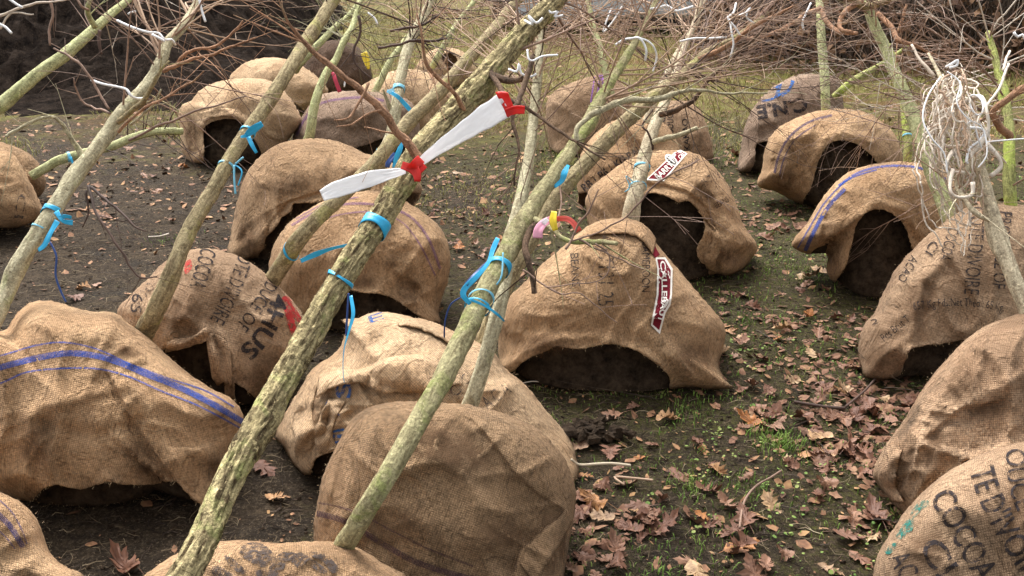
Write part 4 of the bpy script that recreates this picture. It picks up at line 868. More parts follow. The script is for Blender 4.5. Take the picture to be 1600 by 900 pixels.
tree('left_brown', [(205,560,3.6,52),(222,525,3.55,52),(240,488,3.45,46),(268,425,3.42,42),(300,352,3.5,38),(335,290,3.6,36),(372,230,3.7,35),(440,130,3.9,34),(480,65,4.1,32),(525,-5,4.3,29),(565,-70,4.5,24)], BK_BROWN,
  'straight brown trunk leaning over the printed sack with two blue ties', ball='blue_stripe', rough=.13, knobs=.5,
  crown=[dict(n=8,t0=.8,t1=1.0,length=.8,r=.004,mat=TW_DARK,spread=.8,along=.5,level=2,seed=11)])
tree('middle_brown', [(412,462,4.0,40),(432,428,3.93,38),(475,365,3.8,36),(530,308,3.85,34),(582,258,3.95,33),(640,190,4.1,33),(700,130,4.3,31),(760,60,4.5,27),(805,5,4.7,23),(860,-60,4.9,18)], BK_BROWN,
  'smooth brown trunk running behind the cracked trunk from the printed sack', ball='printed', rough=.09, knobs=.5,
  crown=[dict(n=12,t0=.7,t1=1.0,length=.8,r=.004,mat=TW_GREY,spread=.8,along=.5,level=2,seed=12)])
tree('left_pale', [(-30,545,3.2,42),(-8,500,3.23,42),(15,450,3.27,41),(40,395,3.3,40),(78,335,3.35,39),(120,272,3.45,38),(162,215,3.55,34),(190,175,3.6,31),(230,133,3.7,30),(252,95,3.75,27),(262,68,3.8,24),(284,42,3.85,23),(302,15,3.95,20),(325,-25,4.05,15)], BK_GREY,
  'grey trunk at the far left with white cords and a blue bow', ball='corner', rough=.1, knobs=.7,
  branches=[([(180,195,3.58,8),(215,165,3.5,9),(230,150,3.45,8),(245,120,3.4,5),(262,95,3.4,3)],BK_BROWN),([(135,255,3.5,12),(120,235,3.5,9),(95,195,3.45,6),(70,185,3.4,5),(8,215,3.35,0+6)],BK_GREY),
            ([(170,170,3.4,4),(150,135,3.4,4),(118,95,3.4,4),(82,75,3.4,3)],TW_RED),([(172,178,3.4,4),(145,168,3.45,3),(122,150,3.45,3),(112,122,3.4,2)],TW_RED),
            ([(255,112,3.6,7),(275,102,3.5,6),(305,92,3.45,5),(345,80,3.4,4),(400,58,3.35,3)],BK_RED),([(270,105,3.6,6),(300,80,3.5,5),(345,70,3.45,4),(380,32,3.4,3)],BK_RED),([(200,220,3.4,4),(240,200,3.4,4),(320,170,3.35,3),(385,150,3.3,2)],TW_RED),
            ([(185,205,3.5,5),(215,175,3.45,4),(235,165,3.4,4),(290,132,3.4,3),(318,112,3.35,2)],BK_RED),([(205,195,3.5,4),(235,170,3.45,4),(252,140,3.4,3)],BK_GREY),
            ([(135,290,3.4,5),(150,330,3.35,4),(185,385,3.3,4),(215,432,3.3,3),(245,432,3.3,2)],TW_DARK),([(143,292,3.4,5),(180,325,3.35,4),(215,355,3.3,3),(228,362,3.3,2)],TW_DARK),([(135,296,3.4,4),(137,330,3.4,3),(130,355,3.4,2)],TW_DARK)],
  crown=[dict(n=22,t0=.68,t1=1.0,length=.62,r=.0055,mat=TW_GREY,spread=.6,along=.8,level=2,seed=13,curl=.45),dict(n=16,t0=.55,t1=.98,length=.7,r=.0035,mat=TW_RED,spread=.9,along=.3,level=2,seed=14)])
tree('corner_green', [(-25,183,4.45,25),(5,160,4.5,25),(60,115,4.55,23),(100,88,4.6,22),(140,52,4.7,19),(175,20,4.8,15),(205,-5,4.9,11),(250,-50,5,8)], BK_GREEN,
  'pale green smooth trunk crossing the dark soil in the upper left corner', rough=.06, knobs=.4,
  branches=[([(148,42,4.6,10),(140,25,4.55,8),(138,5,4.5,7),(145,-15,4.5,5)],BK_GREEN),([(138,15,4.5,4),(128,10,4.45,4),(118,-5,4.45,3)],TW_RED),([(80,-5,4.3,5),(82,25,4.3,4),(78,50,4.3,4),(78,72,4.3,3)],TW_RED),([(155,48,4.6,6),(157,75,4.6,5),(158,85,4.6,3)],TW_DARK),([(0,24,4.2,5),(40,10,4.2,4),(85,2,4.2,3),(140,-5,4.2,2)],TW_PALE),([(0,45,4.2,4),(20,22,4.2,3),(50,20,4.2,2)],TW_PALE)],
  crown=[dict(n=12,t0=.55,t1=1.0,length=.7,r=.0035,mat=TW_RED,spread=.8,along=.5,level=2,seed=15),dict(n=10,t0=.6,t1=1.0,length=.6,r=.003,mat=TW_PALE,spread=1.,along=.1,level=2,seed=16)])
tree('lying_left', [(50,275,6.0,17),(90,252,6.0,17),(130,240,6.05,17),(175,228,6.1,16),(205,215,6.15,15),(240,206,6.2,14),(285,206,6.3,12)], BK_GREEN,
  'thin trunk lying almost flat behind the grey trunk at the left', rough=.1, knobs=.9, ball='left_print', crown=[dict(n=14,t0=.4,t1=1.0,length=.6,r=.004,mat=TW_DARK,spread=.9,along=.4,level=2,seed=17,up=.2)])
tree('green_a', [(478,232,5.95,20),(485,205,5.85,18),(492,162,5.85,17),(510,115,5.9,15),(525,93,5.95,13),(537,62,6,12),(550,42,6.1,11),(560,15,6.2,10),(575,-20,6.3,8)], BK_GREEN,
  'slim green trunk standing behind the plain brown sack', ball='plain_brown', rough=.06, crown=[dict(n=26,t0=.55,t1=1.0,length=.9,r=.004,mat=TW_GREEN,spread=.7,along=.7,level=2,seed=18),dict(n=10,t0=.6,t1=1.0,length=.7,r=.0035,mat=TW_DARK,spread=.9,along=.3,level=2,seed=19)])
tree('green_b', [(462,110,7.3,14),(470,98,7.2,14),(500,67,7.2,13),(525,40,7.3,11),(548,20,7.4,9),(580,-20,7.5,6)], BK_GREEN, 'short green stem crossing behind the brown leaning trunk near the dark sack', ball='arch_left', rough=.05,
  crown=[dict(n=16,t0=.4,t1=1.0,length=.9,r=.004,mat=TW_GREEN,spread=.8,along=.5,level=2,seed=20)])
tree('knobbly', [(562,300,4.95,34),(580,272,4.85,32),(598,243,4.78,29),(610,215,4.8,26),(616,175,4.85,22),(625,125,4.95,20),(637,75,5.1,20),(652,42,5.2,18),(672,5,5.35,15),(700,-40,5.5,12)], BK_GREY,
  'grey trunk wrapped with several blue strips in front of the cream sack', ball='purple_pair', rough=.1, knobs=1,
  branches=[([(625,160,4.9,10),(612,170,4.85,9),(598,140,4.8,3)],BK_GREY),([(590,75,4.7,4),(640,66,4.7,4),(670,63,4.7,4),(697,58,4.7,3)],TW_DARK),([(610,48,4.7,4),(650,42,4.7,4),(688,22,4.7,3)],TW_DARK),([(560,25,4.6,5),(563,50,4.6,4),(553,80,4.6,4),(556,100,4.6,3),(580,122,4.6,2)],TW_DARK),([(660,70,4.7,4),(665,100,4.6,4),(680,130,4.5,4),(700,150,4.4,3),(722,168,4.4,2)],BK_RED)],
  crown=[dict(n=22,t0=.55,t1=1.0,length=.8,r=.004,mat=TW_DARK,spread=.8,along=.4,level=2,seed=21),dict(n=18,t0=.6,t1=1.0,length=.8,r=.004,mat=TW_GREY,spread=.7,along=.7,level=2,seed=22)])
tree('green_c', [(580,155,8.6,13),(587,142,8.5,13),(607,102,8.5,12),(625,75,8.6,11),(650,40,8.8,9),(680,0,9,7)], BK_GREEN, 'thin grey green trunk rising behind the grey brown sack', ball='purple_grey', rough=.05, crown=[dict(n=16,t0=.4,t1=1.0,length=1.,r=.005,mat=TW_GREY,spread=.8,along=.5,level=2,seed=23)])
tree('green_d', [(672,110,9.9,11),(680,95,9.8,12),(700,60,9.8,11),(715,35,9.9,10),(737,7,10,9),(765,-30,10.2,7)], BK_GREEN, 'slim pale green trunk leaning right behind the cream sack', ball='cream_middle', rough=.05, crown=[dict(n=18,t0=.4,t1=1.0,length=1.1,r=.005,mat=TW_RED,spread=.8,along=.5,level=2,seed=24)])
tree('pale_bg', [(955,150,7.6,13),(946,110,7.6,13),(935,70,7.7,13),(925,40,7.8,12),(918,5,7.9,10),(905,-40,8,7)], BK_GREEN, 'pale yellow green trunk tilting left behind the lilac striped sack', ball='lilac_stripe', rough=.06, crown=[dict(n=60,t0=.1,t1=1.0,length=1.0,r=.006,mat=TW_GREY,spread=.8,along=.3,level=2,seed=25),dict(n=16,t0=.3,t1=1.0,length=.8,r=.004,mat=TW_RED,spread=.9,along=.2,level=2,seed=26)])
tree('moss_upright', [(1292,185,6.95,18),(1290,150,6.9,17),(1287,100,6.95,17),(1284,60,7.0,16),(1281,20,7.1,14),(1278,-20,7.2,13),(1274,-60,7.3,10)], BK_GREEN, 'upright mossy green trunk behind the navy striped sack', ball='navy_arch', rough=.06,
  branches=[([(1284,12,7.0,8),(1262,20,7,7),(1240,35,6.9,6),(1200,55,6.8,5),(1140,62,6.7,3)],BK_RED),([(1285,15,7,9),(1292,35,6.9,8),(1312,50,6.8,7),(1340,52,6.7,6)],BK_RED),([(1286,0,7,9),(1310,-5,6.9,8),(1345,5,6.8,8)],BK_BROWN)],
  crown=[dict(n=9,t0=.75,t1=1.0,length=1.0,r=.004,mat=TW_RED,spread=.9,along=.1,level=2,seed=27)])
tree('moss_lean', [(1497,385,4.55,29),(1484,345,4.46,28),(1468,300,4.48,27),(1450,250,4.52,26),(1430,190,4.6,25),(1405,130,4.7,22),(1385,80,4.8,20),(1368,45,4.85,19),(1357,12,4.9,18),(1345,-25,5,14)], BK_GREEN, 'long mossy trunk leaning left from the tan cocoa sack with a kinked top', ball='cocoa_right', rough=.09, knobs=.9,
  branches=[([(1357,15,4.9,14),(1340,5,4.8,11),(1325,-5,4.7,9)],BK_BROWN),([(1358,12,4.9,13),(1375,5,4.8,10),(1400,-5,4.7,8)],BK_BROWN),([(1372,20,4.8,8),(1395,48,4.7,8),(1402,62,4.65,8),(1430,72,4.6,4),(1450,85,4.6,3)],BK_RED),([(1402,52,4.7,5),(1410,35,4.7,5),(1415,5,4.7,4)],BK_RED),([(1345,0,4.8,9),(1318,20,4.75,8),(1312,45,4.7,7),(1330,52,4.65,6)],BK_RED)],
  crown=[dict(n=14,t0=.7,t1=1.0,length=.8,r=.0045,mat=TW_RED,spread=.9,along=.1,level=2,seed=28,droop=.35,curl=.5),dict(n=8,t0=.5,t1=.9,length=.6,r=.004,mat=TW_GREY,spread=1.,along=0.,level=2,seed=29,droop=.4)])
tree('rope_top', [(1650,590,3.15,31),(1612,505,3.2,31),(1580,430,3.25,31),(1558,370,3.3,30),(1540,310,3.35,29),(1526,252,3.4,27),(1508,202,3.45,22),(1490,160,3.5,15),(1472,122,3.6,9),(1450,85,3.7,5)], BK_PALE, 'pale trunk at the right whose bent branches are bundled up with white rope', ball='soiled_right', rough=.07, knobs=.9,
  branches=[([(1520,250,3.35,12),(1505,270,3.3,10),(1495,290,3.28,9),(1520,330,3.2,8),(1545,345,3.2,6)],BK_PALE)])
tree('moss_edge', [(1612,520,4.4,24),(1598,450,4.3,24),(1588,400,4.25,24),(1581,340,4.25,23),(1577,280,4.25,22),(1576,220,4.3,20),(1570,160,4.4,17),(1560,110,4.5,14),(1545,50,4.6,9)], BK_MOSS, 'bright moss covered trunk along the right edge', rough=.1, knobs=.8, ball='cocoa_corner',
  branches=[([(1576,215,4.2,12),(1560,195,4.1,12),(1552,170,4.05,10),(1580,150,4.0,12),(1610,130,4.0,12)],BK_RED)],
  crown=[dict(n=34,t0=.45,t1=1.0,length=.95,r=.0045,mat=TW_RED,spread=1.,along=.3,level=2,seed=30,curl=.5,droop=.3),dict(n=20,t0=.5,t1=1.0,length=.9,r=.0045,mat=TW_PALE,spread=.9,along=.4,level=2,seed=31)])
tree('moss_short', [(1416,268,5.45,15),(1418,235,5.42,15),(1416,200,5.45,15),(1412,160,5.5,13),(1405,120,5.6,10),(1390,70,5.7,7)], BK_MOSS, 'short bright green trunk behind the leaning mossy one', ball='blue_arch', rough=.08, crown=[dict(n=9,t0=.6,t1=1.0,length=.6,r=.006,mat=TW_RED,spread=.9,along=.1,level=2,seed=32,droop=.3,curl=.5)])
tree('moss_stub', [(1303,152,7.5,13),(1318,138,7.45,14),(1335,124,7.45,14),(1352,114,7.5,12),(1385,95,7.6,8),(1420,70,7.7,6)], BK_MOSS, 'green trunk slanting right out of the greyish sack', ball='blue_emblem', rough=.06, crown=[dict(n=12,t0=.5,t1=1.0,length=.7,r=.006,mat=TW_RED,spread=1.0,along=.2,level=2,seed=33,droop=.3,curl=.5)])
tree('weight_tree', [(1010,192,5.85,14),(1022,160,5.85,14),(1040,120,5.9,13),(1062,80,6.0,12),(1085,40,6.1,10),(1100,0,6.2,8)], BK_PALE, 'thin pale trunk above the sack with the handwritten weight', ball='dark_mouth', rough=.06, crown=[dict(n=24,t0=.3,t1=1.0,length=.8,r=.004,mat=TW_GREY,spread=.7,along=.6,level=2,seed=34)])

# bundle of bent pale branches and its white rope
def bundle():
    root = TREES['rope_top'][0]; rs = random.Random(5)
    for k in range(50):
        x0, y0 = 1495 + rs.uniform(-20, 14), rs.uniform(110, 190); d0 = 3.42 + rs.uniform(-.10, .06); w0 = rs.uniform(1.8, 3.8)
        side = -1 if rs.random() < .66 else 1
        reach = rs.uniform(8, 60) * side * rs.uniform(.5, 1); yb = y0 + rs.uniform(50, 225); ymid = (y0 + yb) / 2
        pts = [(x0, y0, d0 + .05, w0), (x0 + reach * .55, y0 + (yb - y0) * .12 - rs.uniform(0, 15), d0, w0), (x0 + reach + rs.uniform(-6, 6), ymid - 20, d0 - .05, w0 * .95), (x0 + reach * .9 + rs.uniform(-6, 6), ymid + 25, d0 - .08, w0 * .9),
               (x0 + reach * .5 + 14, yb - 12, d0 - .08, w0 * .8), (x0 + reach * .15 + 28, yb, d0 - .03, w0 * .7), (x0 + 34, yb - 22, d0, w0 * .6)]
        if rs.random() < .4: pts = pts[:5]
        branch('rope_top', pts, TW_PALE if rs.random() < .7 else TW_GREY, 3.0)
    for pts in ([(1498,165,3.4,8),(1530,150,3.35,8),(1541,175,3.3,5),(1543,205,3.3,5),(1530,225,3.3,8),(1512,248,3.3,6)],[(1540,225,3.3,9),(1560,250,3.3,6),(1563,262,3.3,6),(1548,275,3.3,8)],
                [(1490,235,3.3,9),(1480,250,3.25,5),(1486,265,3.25,5),(1508,268,3.25,5)],[(1488,265,3.25,8),(1485,295,3.2,5),(1495,308,3.2,5.5),(1518,305,3.2,5),(1520,285,3.2,8)],[(1576,100,3.5,4),(1560,140,3.4,4),(1540,165,3.35,4),(1525,195,3.3,3)],[(1578,80,3.6,4),(1568,110,3.5,4)],
                [(1425,70,3.5,4),(1440,95,3.45,5),(1460,120,3.42,6)]):
        branch('rope_top', pts, TW_PALE, .6)
bundle()

# ------------------------------------------------------------ cords, ribbons and tape
def strand(pts, w, mat, name, label=None, cat=None, group=None, parent=None, sides=6, wv=None):
    q = catmull(pts, False, 4); V, Fc = [], []
    W = [tuple(P(a[0], a[1], a[2])) for a in q]; r = [w * a[2] / FPX / 2 * (wv(i / len(q)) if wv else 1) for i, a in enumerate(q)]
    tube(V, Fc, None, W, r, sides)
    loc = W[0]
    o = mesh(name, V, Fc, mat, parent, None if parent else loc)
    if not parent: tag(o, label, cat, group)
    return o
def film(pts, mat, name, label=None, cat=None, group=None, parent=None, tw=0.0, thick=.0006):
    """flat film strip: (px,py,depth,width px, twist)"""
    q = catmull(pts, False, 4); W = [P(a[0], a[1], a[2]) for a in q]; V, Fc = [], []; nn = 13; sd0 = pts[0][0] * .37
    for i, a in enumerate(q):
        t = (q[min(i + 1, len(q) - 1)] - q[max(i - 1, 0)])[:2]; t = t / (np.linalg.norm(t) + 1e-9); sidev = (X * (t[1]) + U * t[0]).normalized()
        ang = a[4] if len(a) > 4 else tw * i / len(q)
        s_ = sidev * math.cos(ang) - F * math.sin(ang); wd = a[3] * (.78 if mat in (RB, RBL, RBD) else 1) * a[2] / FPX * (1 + .10 * noise.noise(Vector((i * .22, sd0, 0))))
        nrm = sidev.cross(F); 
        for k in range(nn):
            e = k / (nn - 1) - .5
            bow = wd * (.10 * abs(noise.noise(Vector((e * 3.2 + i * .012, i * .05, sd0)))) + .05 * noise.noise(Vector((e * 9, i * .25, sd0))))
            V.append(W[i] + s_ * wd * e - F * bow)
    for i in range(len(q) - 1):
        for k in range(nn - 1): b = i * nn + k; Fc.append((b, b + 1, b + nn + 1, b + nn))
    o = mesh(name, V, Fc, mat, parent, None if parent else tuple(W[0]))
    s2 = o.modifiers.new('t', 'SOLIDIFY'); s2.thickness = thick
    if not parent: tag(o, label, cat, group)
    return o
def band(key, x, y, width, mat, parent, tilt=0.0, grow_=1.12):
    """a strip wound round a trunk, centred on the trunk point nearest pixel x,y"""
    root, pw, rw, px = TREES[key]; i0 = int(np.argmin((px[:, 0] - x) ** 2 + (px[:, 1] - y) ** 2)); i0 = min(max(i0, 3), len(pw) - 4)
    T = Vector(pw[i0 + 2] - pw[i0 - 2]).normalized(); A = T.cross(Vector((0.3, .1, 1))).normalized(); B = T.cross(A); c = Vector(pw[i0]); r = rw[i0] * grow_
    V, Fc = [], []; n = 28; wd = .8 * width * px[i0][2] / FPX; ax = (T + A * tilt).normalized()
    for j, h in enumerate((-.5, -.25, 0, .25, .5)):
        for k in range(n):
            a = 2 * math.pi * k / n; rr = r * (1 + .02 * math.sin(3 * a + j)) ; off = A * math.cos(a) * rr + B * math.sin(a) * rr
            V.append(c + off + T * (h * wd * (1 + .25 * math.sin(a * 2 + 1)) + tilt * math.cos(a + 1) * rr))
    for j in range(4):
        for k in range(n): Fc.append((j * n + k, j * n + (k + 1) % n, (j + 1) * n + (k + 1) % n, (j + 1) * n + k))
    o = mesh('band', V, Fc, mat, parent); m = o.modifiers.new('t', 'SOLIDIFY'); m.thickness = .0012; m.offset = 1
    return o, px[i0][2], i0
GT = 'blue ties on the trunks'
def tie(key, x, y, label, cat='ribbon'):
    root, pw, rw, px = TREES[key]; i0 = int(np.argmin((px[:, 0] - x) ** 2 + (px[:, 1] - y) ** 2))
    e = empty('blue_tie', tuple(pw[i0]), label, cat, GT); return e, px[i0][2] - rw[i0] * 1.1
e, d = tie('rough', 590, 355, 'bright blue tape band round the cracked trunk below the barrier tape knot'); band('rough', 588, 355, 24, RB, e, .1, 1.2)
e, d = tie('rough', 533, 432, 'thin blue tie on the cracked trunk, its long end hanging over the pale sack')
band('rough', 533, 436, 7, RB, e, -.3, 1.2); film([(548,462,2.52,7,0),(552,490,2.5,8,.3),(546,515,2.5,7,.8),(538,545,2.5,4,1.0),(536,575,2.5,3,1),(538,598,2.5,3,1)], RB, 'tail', parent=e); strand([(545,458,2.52),(542,500,2.52),(541,525,2.52)], 3.5, RBD, 'tail', parent=e)
e, d = tie('middle_brown', 480, 392, 'blue strip across the smooth brown trunk left of the cracked one'); film([(470,408,3.7,8,0),(492,398,3.68,11,.3),(520,388,3.66,7,.6),(553,381,3.66,6,.2)], RB, 'tail', parent=e); band('middle_brown', 470, 402, 5, RB, e, .4)
e, d = tie('mid', 762, 440, 'tangled blue ribbons binding the olive trunk to the grey one')
band('mid', 772, 418, 13, RB, e, .3, 1.15); band('mid', 748, 470, 5, RBL, e, .5, 1.2); band('mid', 742, 478, 5, RB, e, .2, 1.2)
film([(778,372,2.6,9,.2),(770,390,2.58,10,0),(763,410,2.56,9,.5),(745,432,2.55,11,.2),(727,450,2.55,12,.0),(724,462,2.55,12,.3),(735,475,2.55,8,.2)], RB, 'tail', parent=e); film([(762,412,2.6,10,.3),(740,430,2.56,7,.7),(728,445,2.55,9,.2)], RBD, 'tail', parent=e)
film([(735,468,2.57,5,0),(758,478,2.56,5,.2),(778,492,2.56,5,0),(788,502,2.6,3,0)], RB, 'tail', parent=e); strand([(726,462,2.58),(705,475,2.6),(696,500,2.62),(694,527,2.65)], 2.6, RBD, 'tail', parent=e); strand([(786,395,2.65),(784,430,2.62),(776,445,2.62)],3,RBL,'tail',parent=e)
e, d = tie('left_brown', 390, 205, 'blue bow on the brown trunk beside the arched sack'); band('left_brown', 387, 207, 6, RB, e, .2)
film([(384,212,3.6,8,0),(395,203,3.58,16,.2),(410,193,3.56,11,0)], RB, 'bow', parent=e); film([(388,214,3.6,9,0),(394,227,3.58,9,.3),(401,239,3.58,6,0)], RB, 'tail', parent=e); film([(386,212,3.6,7,0),(376,214,3.58,5,.3)], RB, 'tail', parent=e)
e, d = tie('left_brown', 362, 258, 'thin pale blue twine round the brown trunk under the bow'); band('left_brown', 358, 259, 5, RBL, e, .2); strand([(366,258,3.55),(366,280,3.54),(368,303,3.54)], 3.5, RBL, 'tail', parent=e); strand([(368,258,3.56),(378,268,3.54),(372,290,3.54)], 2.5, RB, 'tail', parent=e); strand([(368,256,3.56),(380,246,3.54)], 3, RBL, 'tail', parent=e)
e, d = tie('left_pale', 85, 335, 'crumpled blue ribbon tied in a bow on the far left grey trunk'); band('left_pale', 84, 330, 13, RB, e, .2, 1.15); band('left_pale', 62, 356, 4, RBL, e, .1, 1.12)
film([(88,330,3.28,12,0),(98,345,3.26,9,.4),(114,348,3.26,11,0)], RB, 'bow', parent=e); film([(90,345,3.27,12,0),(80,362,3.26,13,.5),(70,382,3.26,11,.1),(60,391,3.26,8,.3)], RB, 'tail', parent=e); strand([(78,378,3.26),(88,400,3.25),(87,430,3.25),(95,455,3.25),(103,472,3.25)], 3.2, RBD, 'tail', parent=e); film([(92,340,3.27,8,0),(104,338,3.25,9,.6),(112,340,3.25,6,.2)], RB, 'tail', parent=e)
e, d = tie('knobbly', 622, 150, 'pale and bright blue strips round the grey trunk right of the grey brown sack'); band('knobbly', 620, 137, 10, RBL, e); film([(605,142,4.75,6,0),(620,150,4.7,8,.3),(632,162,4.7,9,0),(644,176,4.7,8,.2)], RB, 'tail', parent=e); film([(616,140,4.75,9,0),(606,144,4.7,7,.3)], RBL, 'bow', parent=e)
e, d = tie('knobbly', 608, 228, 'knotted blue strip with dark ends at the bend of the grey trunk'); band('knobbly', 600, 240, 4, RBL, e); film([(620,212,4.68,8,0),(626,228,4.66,12,.4),(620,245,4.66,10,0),(614,262,4.66,5,.2)], RB, 'tail', parent=e); film([(618,240,4.68,10,0),(608,252,4.66,12,.3),(605,262,4.66,8,0)], RBD, 'tail', parent=e)
e, d = tie('mid', 880, 272, 'blue foil strip hanging at the upper olive trunk'); film([(888,258,2.9,6,0),(882,270,2.88,14,.3),(878,282,2.88,10,0),(866,292,2.88,8,.4)], RB, 'tail', parent=e)
e, d = tie('upright', 1003, 262, 'pale blue frayed twine round the upright pale trunk'); band('upright', 1004, 263, 5, RBL, e, .2); band('upright', 988, 290, 3, RBL, e, .4); strand([(990,285,4.25),(978,275,4.25),(984,292,4.25),(976,300,4.25)], 2, RBL, 'tail', parent=e)
e, d = tie('lying_left', 108, 248, 'small blue tie on the thin trunk lying at the left'); band('lying_left', 108, 248, 6, RBL, e, .2); film([(110,245,5.95,5,0),(115,258,5.95,5,.3)], RB, 'tail', parent=e)
e, d = tie('moss_short', 1418, 210, 'thin turquoise twine round the short bright green trunk'); band('moss_short', 1418, 210, 3, RBL, e); strand([(1424,210,5.35),(1440,222,5.35),(1432,230,5.35)], 2, RBL, 'tail', parent=e)
e, d = tie('moss_edge', 1581, 352, 'thin blue twine round the moss covered edge trunk'); band('moss_edge', 1581, 350, 4, RBL, e, .3); band('moss_edge', 1582, 357, 3, RB, e, -.2)

# barrier tape
bt = empty('barrier_tape', tuple(P(645, 265, 2.72)), 'red and white barrier tape knotted round the cracked trunk with two long twisted ends', 'tape')
film([(653,257,2.68,13,.5),(670,243,2.66,16,.45),(695,225,2.64,22,.3),(725,205,2.62,29,.1),(757,184,2.6,36,0),(790,163,2.58,41,0)], WHITE, 'white_end', parent=bt)
film([(784,164,2.579,44,0),(792,160,2.575,40,0),(799,157,2.57,26,.1)], RED, 'red_tip', parent=bt); film([(790,177,2.575,12,.1),(805,172,2.57,13,.3),(820,172,2.57,12,0)], RED, 'red_tip', parent=bt)
film([(634,267,2.66,11,.5),(610,272,2.66,18,.3),(580,279,2.66,24,.1),(545,290,2.66,27,0),(518,299,2.66,24,.1),(503,306,2.66,19,.3)], WHITE, 'white_end', parent=bt)
film([(628,258,2.63,12,0),(640,262,2.61,14,.4),(650,266,2.61,16,.2),(662,256,2.62,16,.3)], RED, 'knot', parent=bt); film([(646,262,2.61,16,.1),(652,274,2.6,14,.3),(652,284,2.6,9,0)], RED, 'knot', parent=bt); film([(638,268,2.62,12,.1),(648,258,2.6,16,.5),(658,248,2.62,14,.2)], RED, 'knot', parent=bt)

tg = empty('marker_ribbons', tuple(P(872, 342, 2.72)), 'pink, yellow and coral ribbons tied together on a side twig of the olive trunk', 'ribbon')
film([(868,341,2.7,10,0),(852,347,2.68,12,.2),(842,358,2.67,15,.3),(840,372,2.67,16,.1)], PINK, 'pink_ribbon', parent=tg); film([(866,330,2.69,9,0),(864,345,2.68,12,.2),(868,360,2.68,8,0)], YELLOW, 'yellow_ribbon', parent=tg); film([(870,342,2.7,8,0),(886,342,2.68,9,.3),(897,350,2.67,9,.2),(904,362,2.67,12,0)], CORAL, 'coral_ribbon', parent=tg); film([(848,350,2.675,8,0),(856,342,2.67,6,0)], WHITE, 'white_loop', parent=tg)
film([(520,112,5.9,5,0),(524,125,5.88,7,.4),(531,144,5.88,6,0)], CRIM, 'crimson_ribbon', 'crimson ribbon hanging in front of the nearly black sack', 'ribbon'); film([(568,82,9,9,0),(572,92,9,11,.2),(576,108,9,4,0)], YELLOW, 'yellow_ribbon', 'small yellow ribbon by the nearly black sack', 'ribbon')
GC = 'white cords tying the branches'
